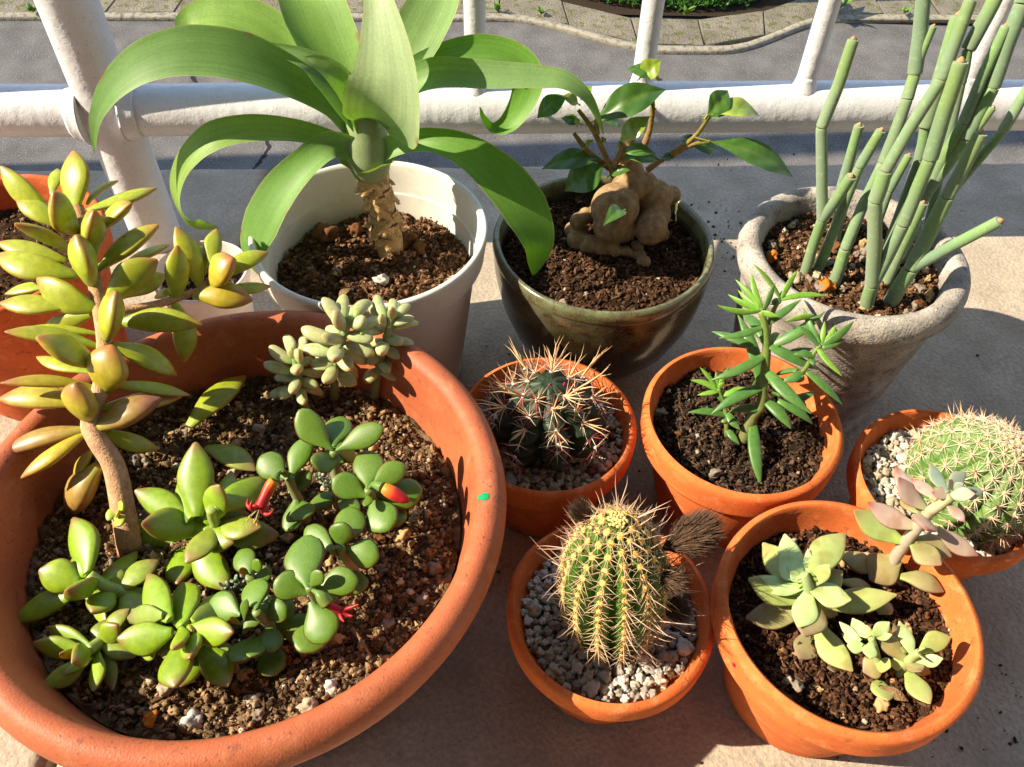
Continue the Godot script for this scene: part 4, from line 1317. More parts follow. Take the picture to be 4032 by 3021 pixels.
# a body blended from round lobes, meshed with surface nets
func blob(lobes: Array, k_: float, cell: float, rough: float, col: Color, col2: Color) -> Dictionary:
	var lo := Vector3.ONE * 1e9
	var hi := -lo
	for l in lobes:
		lo = lo.min(l[0] - Vector3.ONE * (l[1] + cell * 3))
		hi = hi.max(l[0] + Vector3.ONE * (l[1] + cell * 3))
	var n := Vector3i(((hi - lo) / cell).ceil()) + Vector3i.ONE
	var val := PackedFloat32Array()
	val.resize(n.x * n.y * n.z)
	for z in n.z:
		for y in n.y:
			for x in n.x:
				var p := lo + Vector3(x, y, z) * cell
				var sum := 0.0
				for l in lobes:
					var q: Vector3 = (p - l[0])
					var d: float = q.length() - l[1]
					sum += exp(-d / k_)
				val[x + n.x * (y + n.y * z)] = -k_ * log(sum) + rough * (wob.get_noise_3d(p.x * 9000, p.y * 5000, p.z * 9000) + 0.6 * wob.get_noise_3d(p.x * 30000, p.y * 12000, p.z * 30000))
	var s := shape()
	var at := {}
	var v := PackedVector3Array()
	var c := PackedColorArray()
	var ix := PackedInt32Array()
	var ox := [1, n.x, n.x * n.y]
	for z in n.z - 1:
		for y in n.y - 1:
			for x in n.x - 1:
				var b := x + n.x * (y + n.y * z)
				var cnt := 0
				var acc := Vector3.ZERO
				for e in [[0, 0, 0, 0], [0, 1, 0, 0], [0, 0, 1, 0], [0, 1, 1, 0], [1, 0, 0, 0], [1, 1, 0, 0], [1, 0, 1, 0], [1, 1, 1, 0], [2, 0, 0, 0], [2, 1, 0, 0], [2, 0, 1, 0], [2, 1, 1, 0]]:
					var ax: int = e[0]
					var a1 := (ax + 1) % 3
					var a2 := (ax + 2) % 3
					var i0: int = b + e[1] * ox[a1] + e[2] * ox[a2]
					var f0 := val[i0]
					var f1 := val[i0 + ox[ax]]
					if (f0 < 0) != (f1 < 0):
						var p := Vector3.ZERO
						p[a1] = e[1]
						p[a2] = e[2]
						p[ax] = f0 / (f0 - f1)
						acc += p
						cnt += 1
				if cnt:
					at[b] = v.size()
					var w: Vector3 = lo + (Vector3(x, y, z) + acc / cnt) * cell
					v.append(w)
					c.append(col.lerp(col2, clampf(0.5 + 0.9 * wob.get_noise_3d(w.x * 12000, w.y * 3000, w.z * 12000), 0, 1)))
	for z in range(1, n.z - 1):
		for y in range(1, n.y - 1):
			for x in range(1, n.x - 1):
				var b := x + n.x * (y + n.y * z)
				for ax in 3:
					var f0 := val[b]
					var f1 := val[b + ox[ax]]
					if (f0 < 0) == (f1 < 0):
						continue
					var u: int = ox[(ax + 1) % 3]
					var w: int = ox[(ax + 2) % 3]
					var q := [at[b], at[b - u], at[b - u - w], at[b - w]]
					if f0 < 0:
						ix.append_array([q[0], q[2], q[1], q[0], q[3], q[2]])
					else:
						ix.append_array([q[0], q[1], q[2], q[0], q[2], q[3]])
	s.v = v
	s.c = c
	s.i = ix
	return s

func ficus() -> void:
	var at := Vector3(0.0696, 0.1, -0.5155)
	var root := thing("bonsai_fig", at, "ginseng bonsai fig with swollen knobbly trunk and small glossy leaves", "bonsai")
	var lobes := []
	for l in T_ficus_lobe:
		lobes.append([v3(l), l[3] * U])
	put("swollen_trunk", build(blob(lobes, 0.0006, 0.001, 0.00025, Color(0.4, 0.32, 0.23), Color(0.66, 0.55, 0.41))), M.bark, root)
	for b in T_ficus_branch:
		var q := []
		for p in b:
			q.append(v3(p))
		var s := shape()
		tube(s, smooth_path(q, 5), [0.0026, 0.002, 0.0017, 0.0012], [Color(0.5, 0.38, 0.24), Color(0.46, 0.4, 0.2), Color(0.26, 0.36, 0.08)], 9, 0.25, b[0][0])
		put("branch", build(s), M.bark, root)
	for t in T_ficus_leaf:
		var s := shape()
		var p0 := v3(t)
		var p1 := v3(t, 3)
		var young: bool = t[7] == 1
		var c := tint(Color(0.3, 0.44, 0.05) if young else Color(0.075, 0.19, 0.03), 0.18)
		# a thin blade folded along its midrib and arched, the tip drawn out
		var d := (p1 - p0).normalized()
		var ln := p0.distance_to(p1)
		var up := Vector3(rng.randf_range(-0.3, 0.3), 0.8, rng.randf_range(0.2, 0.7))
		up = (up - d * up.dot(d)).normalized()
		var side := d.cross(up)
		var rows := []
		var cols := []
		var arch := rng.randf_range(0.1, 0.2)
		var fold := rng.randf_range(0.12, 0.4)
		for k in 17:
			var u := k / 16.0
			var w: float = along(PROFILE.ficus, u) * t[6] * U * 0.55
			var mid := p0 + d * ln * u + up * (ln * arch * 4 * u * (1 - u) - 0.06 * ln * u * u)
			var row := PackedVector3Array()
			var cc := PackedColorArray()
			for j in 9:
				var x := j / 4.0 - 1.0
				row.append(mid + side * (w * x) + up * (w * fold * absf(x) * (1.0 - 0.3 * x * x) + 0.03 * w * sin(u * 19 + x * 4)))
				var cj := c * (1.0 + 0.25 * wob.get_noise_2d(u * 1400 + t[0], x * 900))
				if absf(x) < 0.05:
					cj = c.lerp(Color(0.25, 0.33, 0.09), 0.3)
				cc.append(cj.lerp(Color(0.5, 0.5, 0.05), smoothstep(0.6, 1.0, absf(x)) * (0.5 if young else 0.0)))
			rows.append(row)
			cols.append(cc)
		skin(s, rows, cols, false)
		var lf := put("leaf", build(s), M.ficus, root)
		s = shape()
		tube(s, [p0 - d * ln * 0.16 - up * ln * 0.03, p0, p0 + d * ln * 0.06], [0.0006, 0.0005], [Color(0.28, 0.36, 0.08)], 6)
		put("leaf_stalk", build(s), M.needle, lf)

func rods() -> void:
	var at := GRAY + Vector3(0, 0.138, 0)
	var root := thing("jointed_rod_plant", at, "pale green jointed rod stems growing in a leaning bunch", "succulent")
	for k in T_rods.size():
		var r: float = T_rods[k][0] * U * 0.9
		var p := []
		for q in T_rods[k][1]:
			# joints lie at least four centimetres apart; what lies between only bends the stem
			if p.size() > 1 and v3(p[-1]).distance_to(v3(p[-2])) < 0.04 and p.size() < T_rods[k][1].size():
				p[-1] = q
			else:
				p.append(q)
		for j in p.size() - 1:
			var a := v3(p[j])
			var b := v3(p[j + 1])
			if a.distance_to(b) < 0.002:
				continue
			if a.y < 0.004:
				a -= (b - a).normalized() * 0.006
			var last: bool = j == p.size() - 2
			var s := shape()
			var mid := a.lerp(b, 0.5) + Vector3(rng.randf_range(-1, 1), 0, rng.randf_range(-1, 1)) * a.distance_to(b) * 0.018
			var c := tint(Color(0.25, 0.36, 0.2), 0.1)
			var young := tint(Color(0.25, 0.395, 0.15), 0.1)
			var pale := Color(0.3, 0.4, 0.22)
			tube(s, smooth_path([a, a.lerp(mid, 0.12), a.lerp(mid, 0.5), mid, mid.lerp(b, 0.5), mid.lerp(b, 0.88), b], 4), [r * 0.9, r * 0.99, r, r, r * 0.98, r * 0.98, r * 0.96, r * 0.95, r * 0.94, r * 0.88], [pale, c, c, young if last else c, young if last else c, pale], 16)
			var seg := put("stem_joint", build(s), M.rod, root)
			# a pale corky scar or dry tip where growth stopped
			if not last:
				continue
			s = shape()
			var d := (b - mid).normalized()
			tube(s, [b - d * r * 0.3, b + d * r * 0.25, b + d * r * (0.6 if last else 0.3)], [r * 0.62, r * 0.5, r * (0.12 if last else 0.45)], [Color(0.5, 0.5, 0.36), Color(0.72, 0.6, 0.45)], 10, 0.2, k)
			put("scar", build(s), M.husk, seg)

func cacti() -> void:
	var white := Color(0.68, 0.6, 0.47)
	# ribbed golden cactus in front
	var gold_fans := []
	for k in 6:
		gold_fans.append(build(spine_fan(100 + k, 10, 0.0095, 0.00021, 0.28, 1, 0.013, 0.0003, Color(0.62, 0.44, 0.26), Color(0.5, 0.33, 0.18), Color(0.6, 0.4, 0.24))))
	gold_fans.append(build(spine_fan(120, 9, 0.0085, 0.00021, 0.3, 2, 0.026, 0.00042, Color(0.66, 0.5, 0.3), Color(0.56, 0.38, 0.2), Color(0.55, 0.36, 0.27))))
	var c := cactus("ribbed_cactus", Vector3(0.0635, 0.066, -0.219), Basis(Vector3.RIGHT, -0.07) * Basis(Vector3.BACK, 0.075), "upright ribbed green cactus with rows of golden woolly spines", 13, 0.029, 0.112, 0.32, [0.72, 0.84, 0.92, 0.97, 1.0, 1.0, 0.98, 0.93, 0.84, 0.68, 0.44, 0.1], 15, 0.06, 0.985, [Color(0.05, 0.16, 0.013), Color(0.085, 0.235, 0.02)], Color(0.8, 0.48, 0.13), 0.0018, gold_fans, 0.85)
	for k in 26:
		var a := k * 2.4
		var q := 0.0050 * sqrt(k / 26.0)
		put("areole", crumb_meshes[3], wool_mat(Color(0.8, 0.55, 0.2)), c, Transform3D(spin() * Basis.from_scale(Vector3(1, 0.7, 1) * 0.0010), Vector3(q * cos(a), 0.1122 - 60.0 * q * q, q * sin(a))))
	for q in [[Vector3(0.024, 0.084, 0.0), Vector3(0.85, 0.4, -0.2), Vector3(0.013, 0.022, 0.013), 2600, 0.009], [Vector3(0.021, 0.073, 0.010), Vector3(0.7, 0.3, 0.3), Vector3(0.010, 0.011, 0.010), 900, 0.0055], [Vector3(0.024, 0.045, 0.010), Vector3(0.85, 0.1, 0.3), Vector3(0.010, 0.012, 0.010), 1100, 0.005], [Vector3(-0.014, 0.094, -0.012), Vector3(-0.5, 0.7, -0.3), Vector3(0.008, 0.008, 0.008), 600, 0.0055]]:
		put("withered_flower", build(tuft(q[0], q[1].normalized(), q[2], q[3], q[4], Color(0.14, 0.085, 0.055), 300 + int(q[0].x * 9000))), M.hair, c, Transform3D.IDENTITY, "stuff")
	# dark cactus with long straw-coloured spines
	var fans := []
	for k in 5:
		fans.append(build(spine_fan(140 + k, 10, 0.014, 0.00028, 0.3, 5, 0.021, 0.0005, Color(0.72, 0.52, 0.38), Color(0.45, 0.08, 0.07), Color(0.76, 0.5, 0.27))))
	var low := []
	for k in 4:
		low.append(build(spine_fan(150 + k, 11, 0.0135, 0.00026, 0.14, 1 if k == 0 else 0, 0.016, 0.0006, Color(0.72, 0.62, 0.5), Color(0.42, 0.08, 0.07), Color(0.75, 0.6, 0.4))))
	fans.append(build(spine_fan(160, 10, 0.014, 0.00028, 0.3, 4, 0.03, 0.0007, Color(0.72, 0.52, 0.38), Color(0.45, 0.08, 0.07), Color(0.8, 0.52, 0.25))))
	c = cactus("dark_cactus", Vector3(0.0243, 0.068, -0.361), Basis(Vector3.RIGHT, -0.05), "squat dark green cactus bristling with long straw coloured spines", 9, 0.0365, 0.058, 0.3, [0.7, 0.85, 0.95, 1.0, 1.0, 0.97, 0.9, 0.78, 0.6, 0.35, 0.08], 6, 0.14, 0.96, [Color(0.02, 0.038, 0.018), Color(0.035, 0.06, 0.028)], white, 0.0016, fans, 0.8, 0.16, low)
	for k in 2:
		var s := shape()
		var a := k * 2.0 + 0.4
		var p := Vector3(0.004 + 0.006 * cos(a), 0.049, -0.003 + 0.005 * sin(a))
		tube(s, smooth_path([p, p + Vector3(0.001, 0.004, 0), p + Vector3(0.001, 0.008, 0.001)], 4), [0.0012, 0.0017, 0.0014, 0.0004], [Color(0.4, 0.02, 0.1), Color(0.5, 0.02, 0.13)], 9)
		put("flower_bud", build(s), M.petal, c)
	# pale cactus on the right
	fans = []
	for k in 6:
		fans.append(build(spine_fan(180 + k, 13, 0.0085, 0.00022, 0.2, 2, 0.0075, 0.00032, Color(0.76, 0.68, 0.5), Color(0.72, 0.56, 0.4), Color(0.72, 0.45, 0.28))))
	fans.append(build(spine_fan(199, 13, 0.0085, 0.00022, 0.25, 4, 0.011, 0.00036, Color(0.76, 0.68, 0.5), Color(0.72, 0.56, 0.4), Color(0.7, 0.45, 0.25))))
	c = cactus("pale_cactus", Vector3(0.298, 0.06, -0.322), Basis(Vector3(0.4, 0, -1).normalized(), 0.22), "round pale green cactus with dense cream pink spines", 17, 0.040, 0.075, 0.17, [0.62, 0.82, 0.93, 0.99, 1.0, 0.98, 0.92, 0.82, 0.65, 0.42, 0.1], 9, 0.1, 0.985, [Color(0.13, 0.25, 0.055), Color(0.17, 0.3, 0.07)], Color(0.7, 0.4, 0.24), 0.0013, fans, 0.8, 0.05)
	for k in 20:
		var a := k * 2.4
		var q := 0.0095 * sqrt(k / 20.0)
		var w := put("areole", crumb_meshes[3], wool_mat(Color(0.7, 0.42, 0.24)), c, Transform3D(frame(Vector3(cos(a) * q * 40, 1, sin(a) * q * 40).normalized(), a) * Basis.from_scale(Vector3.ONE * 0.0014), Vector3(q * cos(a), 0.0752 - 38.0 * q * q, q * sin(a))))
		if k % 3 == 0:
			put("spines", fans[k % 6], M.spine, w, Transform3D(Basis.from_scale(Vector3.ONE * 0.8 / 0.0014), Vector3.ZERO))
	put("withered_flower", build(tuft(Vector3(-0.022, 0.018, 0.033), Vector3(-0.3, -0.2, 0.9).normalized(), Vector3(0.005, 0.007, 0.005), 420, 0.005, Color(0.09, 0.062, 0.05), 411)), M.hair, c, Transform3D.IDENTITY, "stuff")

func small_things() -> void:
	# dark crumbs of soil spilt on the floor
	var root := thing("spilt_soil", Vector3(0.2, 0.0, -0.5), "dark soil crumbs spilt over the floor between the pots", "soil crumbs")
	root.set_meta("kind", "stuff")
	var places := []
	var tints := []
	for k in 420:
		var p := Vector3(rng.randf_range(-0.25, 0.4), 0.0006, rng.randf_range(-0.36, 0.4))
		if k % 3 == 0:
			p = Vector3(rng.randf_range(-0.08, 0.04), 0.0006, rng.randf_range(-0.24, -0.12))
		elif k % 3 == 1:
			p = Vector3(rng.randf_range(-0.02, 0.14), 0.0006, rng.randf_range(0.26, 0.42))
		var size := 0.0004 + 0.0013 * pow(rng.randf(), 4)
		places.append(Transform3D(spin() * Basis.from_scale(Vector3(1.4, 0.7, 1) * size), p))
		tints.append(Color(0.04, 0.028, 0.02) * rng.randf_range(0.5, 1.8))
	scatter("soil_crumbs", root, crumb_meshes[1], M.crumb, places, tints)
	for q in [[Vector3(0.1646, 0.0925, -0.2548), Vector3(0.0105, 0.001, 0.0205), 0.0011, "brown twig lying on soil behind the largest pale rosette"], [Vector3(-0.0835, 0.109, -0.196), Vector3(0.012, 0.001, 0.015), 0.0012, "grey splinter of bark on soil right of the jade rosettes"]]:
		var tw := shape()
		tube(tw, smooth_path([Vector3.ZERO, q[1] * 0.4 + Vector3(0.0004, 0.0006, 0), q[1]], 5), [q[2], q[2] * 0.8, q[2] * 0.6], [Color(0.5, 0.36, 0.27)], 7, 0.3, 4.0)
		tag(put("dry_twig", build(tw), M.bark, self, Transform3D(Basis.IDENTITY, q[0])), q[3], "twig")
	for q in [[Vector3(0.2015, 0.0905, -0.1772), 0.017, 0.4, "curled dry grey leaf on soil near the widest clay pot's front"], [Vector3(-0.1215, 0.1175, -0.4585), 0.015, 2.0, "papery dry scrap left of the agave trunk's foot"], [Vector3(-0.0985, 0.1155, -0.4485), 0.013, 1.2, "papery dry scrap in front of the agave trunk's foot"]]:
		var dl := shape()
		leaf(dl, Vector3.ZERO, Vector3(cos(q[2]), 0.12, sin(q[2])) * q[1], q[1] * 0.42, 0.1, Vector3.UP, 0.14, "ghost", Color(0.3, 0.22, 0.15), Color(0.42, 0.32, 0.22), Color(0.34, 0.25, 0.17), Color(0.45, 0.36, 0.26), 0.7)
		tag(put("dry_leaf", build(dl), M.husk, self, Transform3D(Basis.IDENTITY, q[0])), q[3], "dry leaf")
	# far side of the street: low green cover in the kerb's bulge, a thin trunk, weeds in the joints
	hedge(Vector3(0.78, -1.39, -4.5), 0.52, 0.2, "low feathery green ground cover inside the kerb's bulge", 3600)
	var s := shape()
	tube(s, [Vector3(0, -0.05, 0), Vector3(0.01, 0.6, 0), Vector3(-0.02, 2.4, 0.03)], [0.035, 0.03, 0.028], [Color(0.2, 0.17, 0.14)], 14, 0.12, 3.0)
	var tree := thing("young_tree", Vector3(0.735, -1.39, -4.31), "slim grey trunk of a young street tree among the ground cover", "tree")
	put("trunk", build(s), M.bark, tree)
	s = shape()
	for k in 900:
		var d := Vector3(rng.randfn(), rng.randfn() * 0.8, rng.randfn()).normalized() * pow(rng.randf(), 0.4)
		var p := Vector3(0, 2.7, 0) + d * Vector3(0.55, 0.6, 0.55)
		blade(s, p, spin() * Vector3(0.07, 0, 0), 0.035, Color(0.05, 0.11, 0.02) * rng.randf_range(0.6, 1.4))
	put("crown", build(s), M.ficus, tree)
	for w in [[Vector3(1.56, -1.37, -4.21), 0.2, "tallest weed at the kerb, right of the bulge"], [Vector3(0.1, -1.37, -4.14), 0.055, "small weed tuft just left of the kerb's bulge"], [Vector3(-0.12, -1.37, -4.16), 0.06, "flat weed in the gutter behind the agave's right leaf"], [Vector3(0.83, -1.37, -4.17), 0.07, "pale weed on paving in front of the ground cover"], [Vector3(-2.4, -1.37, -4.02), 0.07, "weed by the gutter left of the railing post"], [Vector3(1.95, -1.37, -4.25), 0.06, "weed at the straight kerb behind the rod stems"], [Vector3(-1.45, -1.37, -4.07), 0.06, "weed in the gutter right of the railing post"]]:
		var o := thing("weed", w[0], w[2], "weed", "weeds along the kerb")
		for k in 11:
			s = shape()
			var a := rng.randf() * TAU
			var d: Vector3 = Vector3(cos(a), rng.randf_range(0.5, 1.8), sin(a)).normalized() * w[1] * rng.randf_range(0.5, 1.0)
			leaf(s, Vector3.ZERO, d, w[1] * 0.34, 0.1, Vector3.UP, 0.12, "ficus", tint(Color(0.13, 0.25, 0.03)), tint(Color(0.2, 0.35, 0.04)), Color(0.2, 0.34, 0.05), Color(0.2, 0.34, 0.05), 0.9, 8)
			put("leaf", build(s), M.ficus, o)
	# a street pole beyond the picture on the left; its shadow crosses the road
	var pole := thing("utility_pole", Vector3(-5.4, -1.4, -2.27), "grey concrete utility pole standing in the street", "pole")
	s = shape()
	tube(s, [Vector3.ZERO, Vector3(0, 3, 0), Vector3(0, 7, 0)], [0.115, 0.1, 0.085], [Color(0.75, 0.73, 0.7)], 24)
	put("shaft", build(s), M.kerb, pole)

func blade(s: Dictionary, p: Vector3, d: Vector3, w: float, c: Color) -> void:
	var x := d.cross(Vector3(rng.randf_range(-1, 1), 1, rng.randf_range(-1, 1))).normalized() * w * 0.5
	var b: int = s.v.size()
	s.v.append_array(PackedVector3Array([p, p + d * 0.5 + x, p + d, p + d * 0.5 - x]))
	s.c.append_array(PackedColorArray([c, c, c, c]))
	s.i.append_array(PackedInt32Array([b, b + 1, b + 2, b, b + 2, b + 3]))

func hedge(at: Vector3, r: float, h: float, label: String, count: int) -> void:
	var root := thing("ground_cover", at, label, "shrub")
	root.set_meta("kind", "stuff")
	var s := shape()
	for k in count:
		var a := rng.randf() * TAU
		var q := sqrt(rng.randf())
		var top := h * (1 - q * q * 0.8) * (0.75 + 0.5 * wob.get_noise_2d(cos(a) * q * 400, sin(a) * q * 400))
		var p := Vector3(cos(a) * q * r, top * pow(rng.randf(), 0.5), sin(a) * q * r * 0.46)
		var d := Vector3(cos(a) * q + rng.randfn() * 0.5, 1.0, sin(a) * q + 0.3 + rng.randfn() * 0.5).normalized()
		var side := d.cross(Vector3(rng.randfn(), rng.randfn(), rng.randfn())).normalized()
		var col := Color(0.05, 0.17, 0.012) * rng.randf_range(0.6, 1.7)
		for j in 7:
			var u := 0.3 + 0.1 * j
			blade(s, p + d * 0.05 * u, (side * (1 if j % 2 else -1) + d * 0.8).normalized() * 0.024 * (1.2 - u), 0.007, col)
	put("foliage", build(s), M.ficus, root, Transform3D.IDENTITY, "stuff")

# ------------------------------------------------------------------ plant tables
const T_golden := {"at": [-2204, 1030, -2418], "stem": [[0, 0, 0], [-46, 180, -188], [-103, 350, -371], [-185, 460, -463], [-240, 510, -546], [-223, 590, -654], [-187, 660, -725], [-227, 750, -986], [-332, 870, -1280], [-450, 970, -1559], [-539, 1040, -1770], [-582, 1070, -1855]], "branches": [[[-293, 840, -1165], [-138, 800, -1213], [22, 770, -1305], [143, 770, -1379], [243, 790, -1418], [283, 810, -1468]]],
	"leaves": [
		[-592, 1059, -1830, -641, 1276, -2162, 230, 0],
		[-741, 1035, -1815, -1046, 1264, -1993, 160, 0],
		[-547, 1005, -1677, -544, 1342, -1633, 248, 0],
		[-657, 1012, -1724, -943, 1116, -1841, 143, 0],
		[-570, 962, -1564, -705, 1280, -1407, 178, 0],
		[-510, 1066, -1824, -163, 1044, -2108, 139, 0],
		[-406, 1014, -1670, -128, 1242, -1681, 169, 0],
		[-519, 1084, -1870, -462, 1015, -2219, 96, 0],
		[-745, 1119, -1910, -800, 1136, -2164, 96, 0],
		[-414, 961, -1527, -281, 1295, -1524, 240, 0],
		[-354, 926, -1427, 11, 1113, -1640, 197, 0],
		[-201, 944, -1440, -38, 850, -1770, 114, 0],
		[-573, 934, -1495, -1003, 1003, -1563, 136, 0],
		[-482, 901, -1393, -983, 976, -1479, 202, 0],
		[-369, 882, -1320, -359, 1226, -1387, 259, 0],
		[-241, 869, -1231, 45, 1024, -1419, 193, 0],
		[-293, 840, -1165, -668, 956, -1298, 203, 0],
		[-469, 849, -1176, -889, 853, -1183, 152, 0],
		[-633, 863, -1331, -928, 811, -1308, 93, 0],
		[-187, 861, -1255, -19, 775, -1561, 133, 0],
		[-220, 756, -999, -73, 1076, -1073, 263, 0],
		[-191, 759, -1134, 325, 761, -1137, 155, 0],
		[-342, 810, -1142, -665, 702, -1135, 112, 0],
		[-256, 740, -956, -711, 909, -893, 125, 0],
		[-273, 767, -1032, -703, 836, -973, 80, 0],
		[-229, 698, -836, -437, 1008, -763, 208, 0],
		[-178, 743, -969, 129, 470, -977, 160, 0],
		[-173, 633, -697, -80, 883, -835, 270, 1],
		[-256, 686, -797, -637, 673, -919, 89, 0],
		[-241, 652, -718, -677, 777, -617, 88, 1],
		[-292, 579, -638, -786, 591, -652, 169, 1],
		[-260, 523, -564, -232, 821, -590, 240, 1],
		[-151, 660, -726, 238, 437, -847, 93, 0],
		[-202, 563, -619, 184, 424, -847, 128, 1],
		[-210, 497, -523, 170, 622, -666, 186, 2],
		[-247, 495, -524, -764, 385, -399, 129, 2],
		[-254, 485, -509, -565, 400, -233, 117, 1],
		[-191, 494, -516, 90, 279, -550, 113, 0],
		[-221, 422, -425, -359, 177, -320, 109, 1],
		[-189, 353, -366, -421, 58, -229, 225, 2],
		[242, 798, -1430, 93, 1072, -1681, 153, 0],
		[103, 765, -1348, 144, 1058, -1519, 149, 0],
		[249, 835, -1496, 165, 907, -1754, 100, 0],
		[319, 868, -1534, 293, 973, -1792, 118, 0],
		[303, 795, -1450, 485, 1007, -1471, 227, 1],
		[360, 824, -1484, 620, 860, -1707, 132, 0],
		[198, 774, -1391, 562, 727, -1399, 184, 1],
		[352, 779, -1433, 634, 699, -1562, 95, 0],
		[96, 753, -1326, 128, 436, -1115, 157, 0],
		[76, 790, -1369, -91, 677, -1457, 89, 0],
		[-40, 213, -136, 5, 300, -154, 73, 3],
		[-49, 210, -133, -115, 209, -131, 78, 3],
		[-45, 207, -130, 18, 251, -38, 73, 3],
		[-49, 210, -133, -75, 189, -109, 58, 3],
		[-38, 215, -124, 0, 301, -91, 48, 3]]}
const T_sedum_mid := {"at": [-1708, 1000, -2489], "stem": [[0, 0, 0], [44, 168, 20], [48, 336, 0], [60, 420, 0]],
	"leaves": [
		[-29, 360, 14, -90, 555, -359, 208, 0],
		[-87, 324, 24, -426, 374, -140, 165, 0],
		[-42, 226, 33, -280, 451, 126, 192, 0],
		[-214, 37, 16, -552, 117, -76, 156, 0],
		[64, 403, -1, 85, 363, -298, 120, 0],
		[83, 414, -4, 278, 287, -305, 185, 0],
		[2, 298, 15, 113, 537, -80, 172, 0],
		[-28, 251, 27, 184, 286, 133, 161, 0],
		[-92, 170, 51, 160, 115, 327, 193, 0],
		[52, 242, 9, 404, 219, 35, 179, 1],
		[-222, 37, 17, -128, 115, 302, 190, 0],
		[-64, 352, 20, -198, 354, -292, 132, 0],
		[16, 266, 15, 162, 182, -183, 100, 0],
		[40, 301, 6, 56, 240, -184, 89, 0],
		[-495, -157, 179, -270, 115, 113, 122, 4],
		[-525, -92, 105, -352, 115, 131, 87, 0]]}
const T_sedum_left := {"at": [-2007, 1070, -2140], "stem": [[0, 0, 0], [-95, 90, 35], [-178, 150, 27], [-250, 210, -3]],
	"leaves": [
		[-258, 215, -9, -448, 240, -337, 206, 0],
		[-298, 176, 35, -521, 222, -16, 196, 0],
		[-258, 210, -3, -396, 175, -113, 122, 0],
		[-221, 178, 16, -253, 360, 169, 175, 0],
		[-200, 161, 24, -121, 45, -244, 162, 0],
		[-315, 145, 71, -654, 45, 205, 146, 0]]}
const T_sedum_low := {"at": [-2091, 1060, -1995], "stem": [[0, 0, 0], [-17, 60, 117], [-35, 120, 199], [-54, 160, 248]],
	"leaves": [
		[-53, 151, 221, -315, 147, 122, 114, 0],
		[-54, 155, 253, -338, 179, 226, 123, 0],
		[-68, 153, 256, -135, 262, 313, 70, 0],
		[-50, 155, 253, -29, 311, 377, 125, 0],
		[-60, 126, 286, -270, 55, 402, 113, 3],
		[-24, 114, 235, 34, 129, 446, 105, 0],
		[-9, 88, 200, 94, 55, 409, 99, 4],
		[-53, 70, 67, -182, 57, -59, 92, 3],
		[4, 26, 77, -85, 55, -125, 132, 4],
		[-18, 94, 187, 87, 231, 139, 128, 0]]}
const T_sedum_front := {"at": [-1622, 1000, -1853], "stem": [[0, 0, 0], [20, 136, 36], [0, 272, 32], [0, 340, 40]],
	"leaves": [
		[-22, 359, 19, -163, 199, -296, 207, 0],
		[-72, 334, 47, -352, 305, 80, 176, 0],
		[-54, 266, 76, 28, 347, 331, 196, 0],
		[7, 345, 34, 279, 457, 94, 151, 0],
		[-29, 349, 30, 19, 482, 198, 106, 0],
		[-11, 321, 47, 88, 420, 216, 133, 0],
		[-7, 289, 40, 49, 393, 63, 102, 0],
		[8, 155, 41, 242, 115, 154, 147, 4],
		[35, 374, 2, 122, 158, -272, 142, 4],
		[-87, 376, -1, -312, 295, -297, 174, 0],
		[-124, 390, -17, -373, 232, -70, 119, 4],
		[-156, 285, 102, -279, 128, 98, 73, 3]]}
const T_jade_back := {"at": [-1057, 1000, -2764], "stem": [[0, 0, 0], [44, 224, 4], [48, 448, -32], [60, 560, -40]],
	"leaves": [
		[51, 563, -43, -147, 711, -212, 164, 0],
		[59, 577, -60, 58, 548, -298, 183, 0],
		[69, 561, -41, 332, 655, -148, 145, 0],
		[95, 492, -37, -49, 592, 59, 130, 0],
		[75, 546, -40, 146, 387, -138, 115, 0],
		[46, 520, -37, -85, 369, -44, 67, 0]]}
const T_jade_pair := {"at": [-1213, 1000, -2647], "stem": [[0, 0, 0], [4, 184, 4], [-32, 368, -32], [-40, 460, -40]],
	"leaves": [
		[-54, 451, -35, -230, 471, -165, 177, 0],
		[-30, 444, -41, 37, 509, -284, 139, 0],
		[-59, 333, -16, 66, 414, -108, 109, 0],
		[-20, 310, -21, -39, 243, 189, 129, 0],
		[-50, 424, -33, -62, 523, -37, 48, 0]]}
const T_jade_bud := {"at": [-742, 1000, -2629], "stem": [[0, 0, 0], [4, 200, 36], [-32, 400, 32], [-40, 500, 40]],
	"leaves": [
		[-44, 507, 32, -98, 504, -222, 187, 0],
		[-54, 427, 41, -252, 492, -33, 163, 0],
		[-25, 507, 32, 145, 531, -115, 145, 0],
		[-9, 421, 25, 244, 378, -53, 180, 0],
		[-35, 417, 34, 91, 399, 237, 204, 0],
		[-47, 457, 40, -43, 503, 150, 57, 0]]}
const T_jade_right := {"at": [-860, 1000, -2292], "stem": [[0, 0, 0], [4, 168, 28], [-32, 336, 16], [-40, 420, 20]],
	"leaves": [
		[-38, 418, 19, -16, 408, -240, 183, 0],
		[-43, 396, 21, -22, 531, -62, 138, 0],
		[-30, 387, 15, 168, 374, 61, 163, 0],
		[-68, 404, 31, -266, 353, -129, 152, 0],
		[-32, 302, 21, -98, 400, 39, 44, 0]]}
const T_jade_large := {"at": [-975, 1000, -2020], "stem": [[0, 0, 0], [12, 208, 36], [-16, 416, 32], [-20, 520, 40]],
	"leaves": [
		[-30, 517, 43, -94, 498, -270, 219, 0],
		[-41, 451, 45, -215, 491, -1, 163, 0],
		[-23, 513, 41, 44, 601, -5, 82, 0],
		[-8, 460, 31, 214, 503, -18, 156, 0],
		[-43, 383, 46, 76, 322, 242, 197, 1]]}
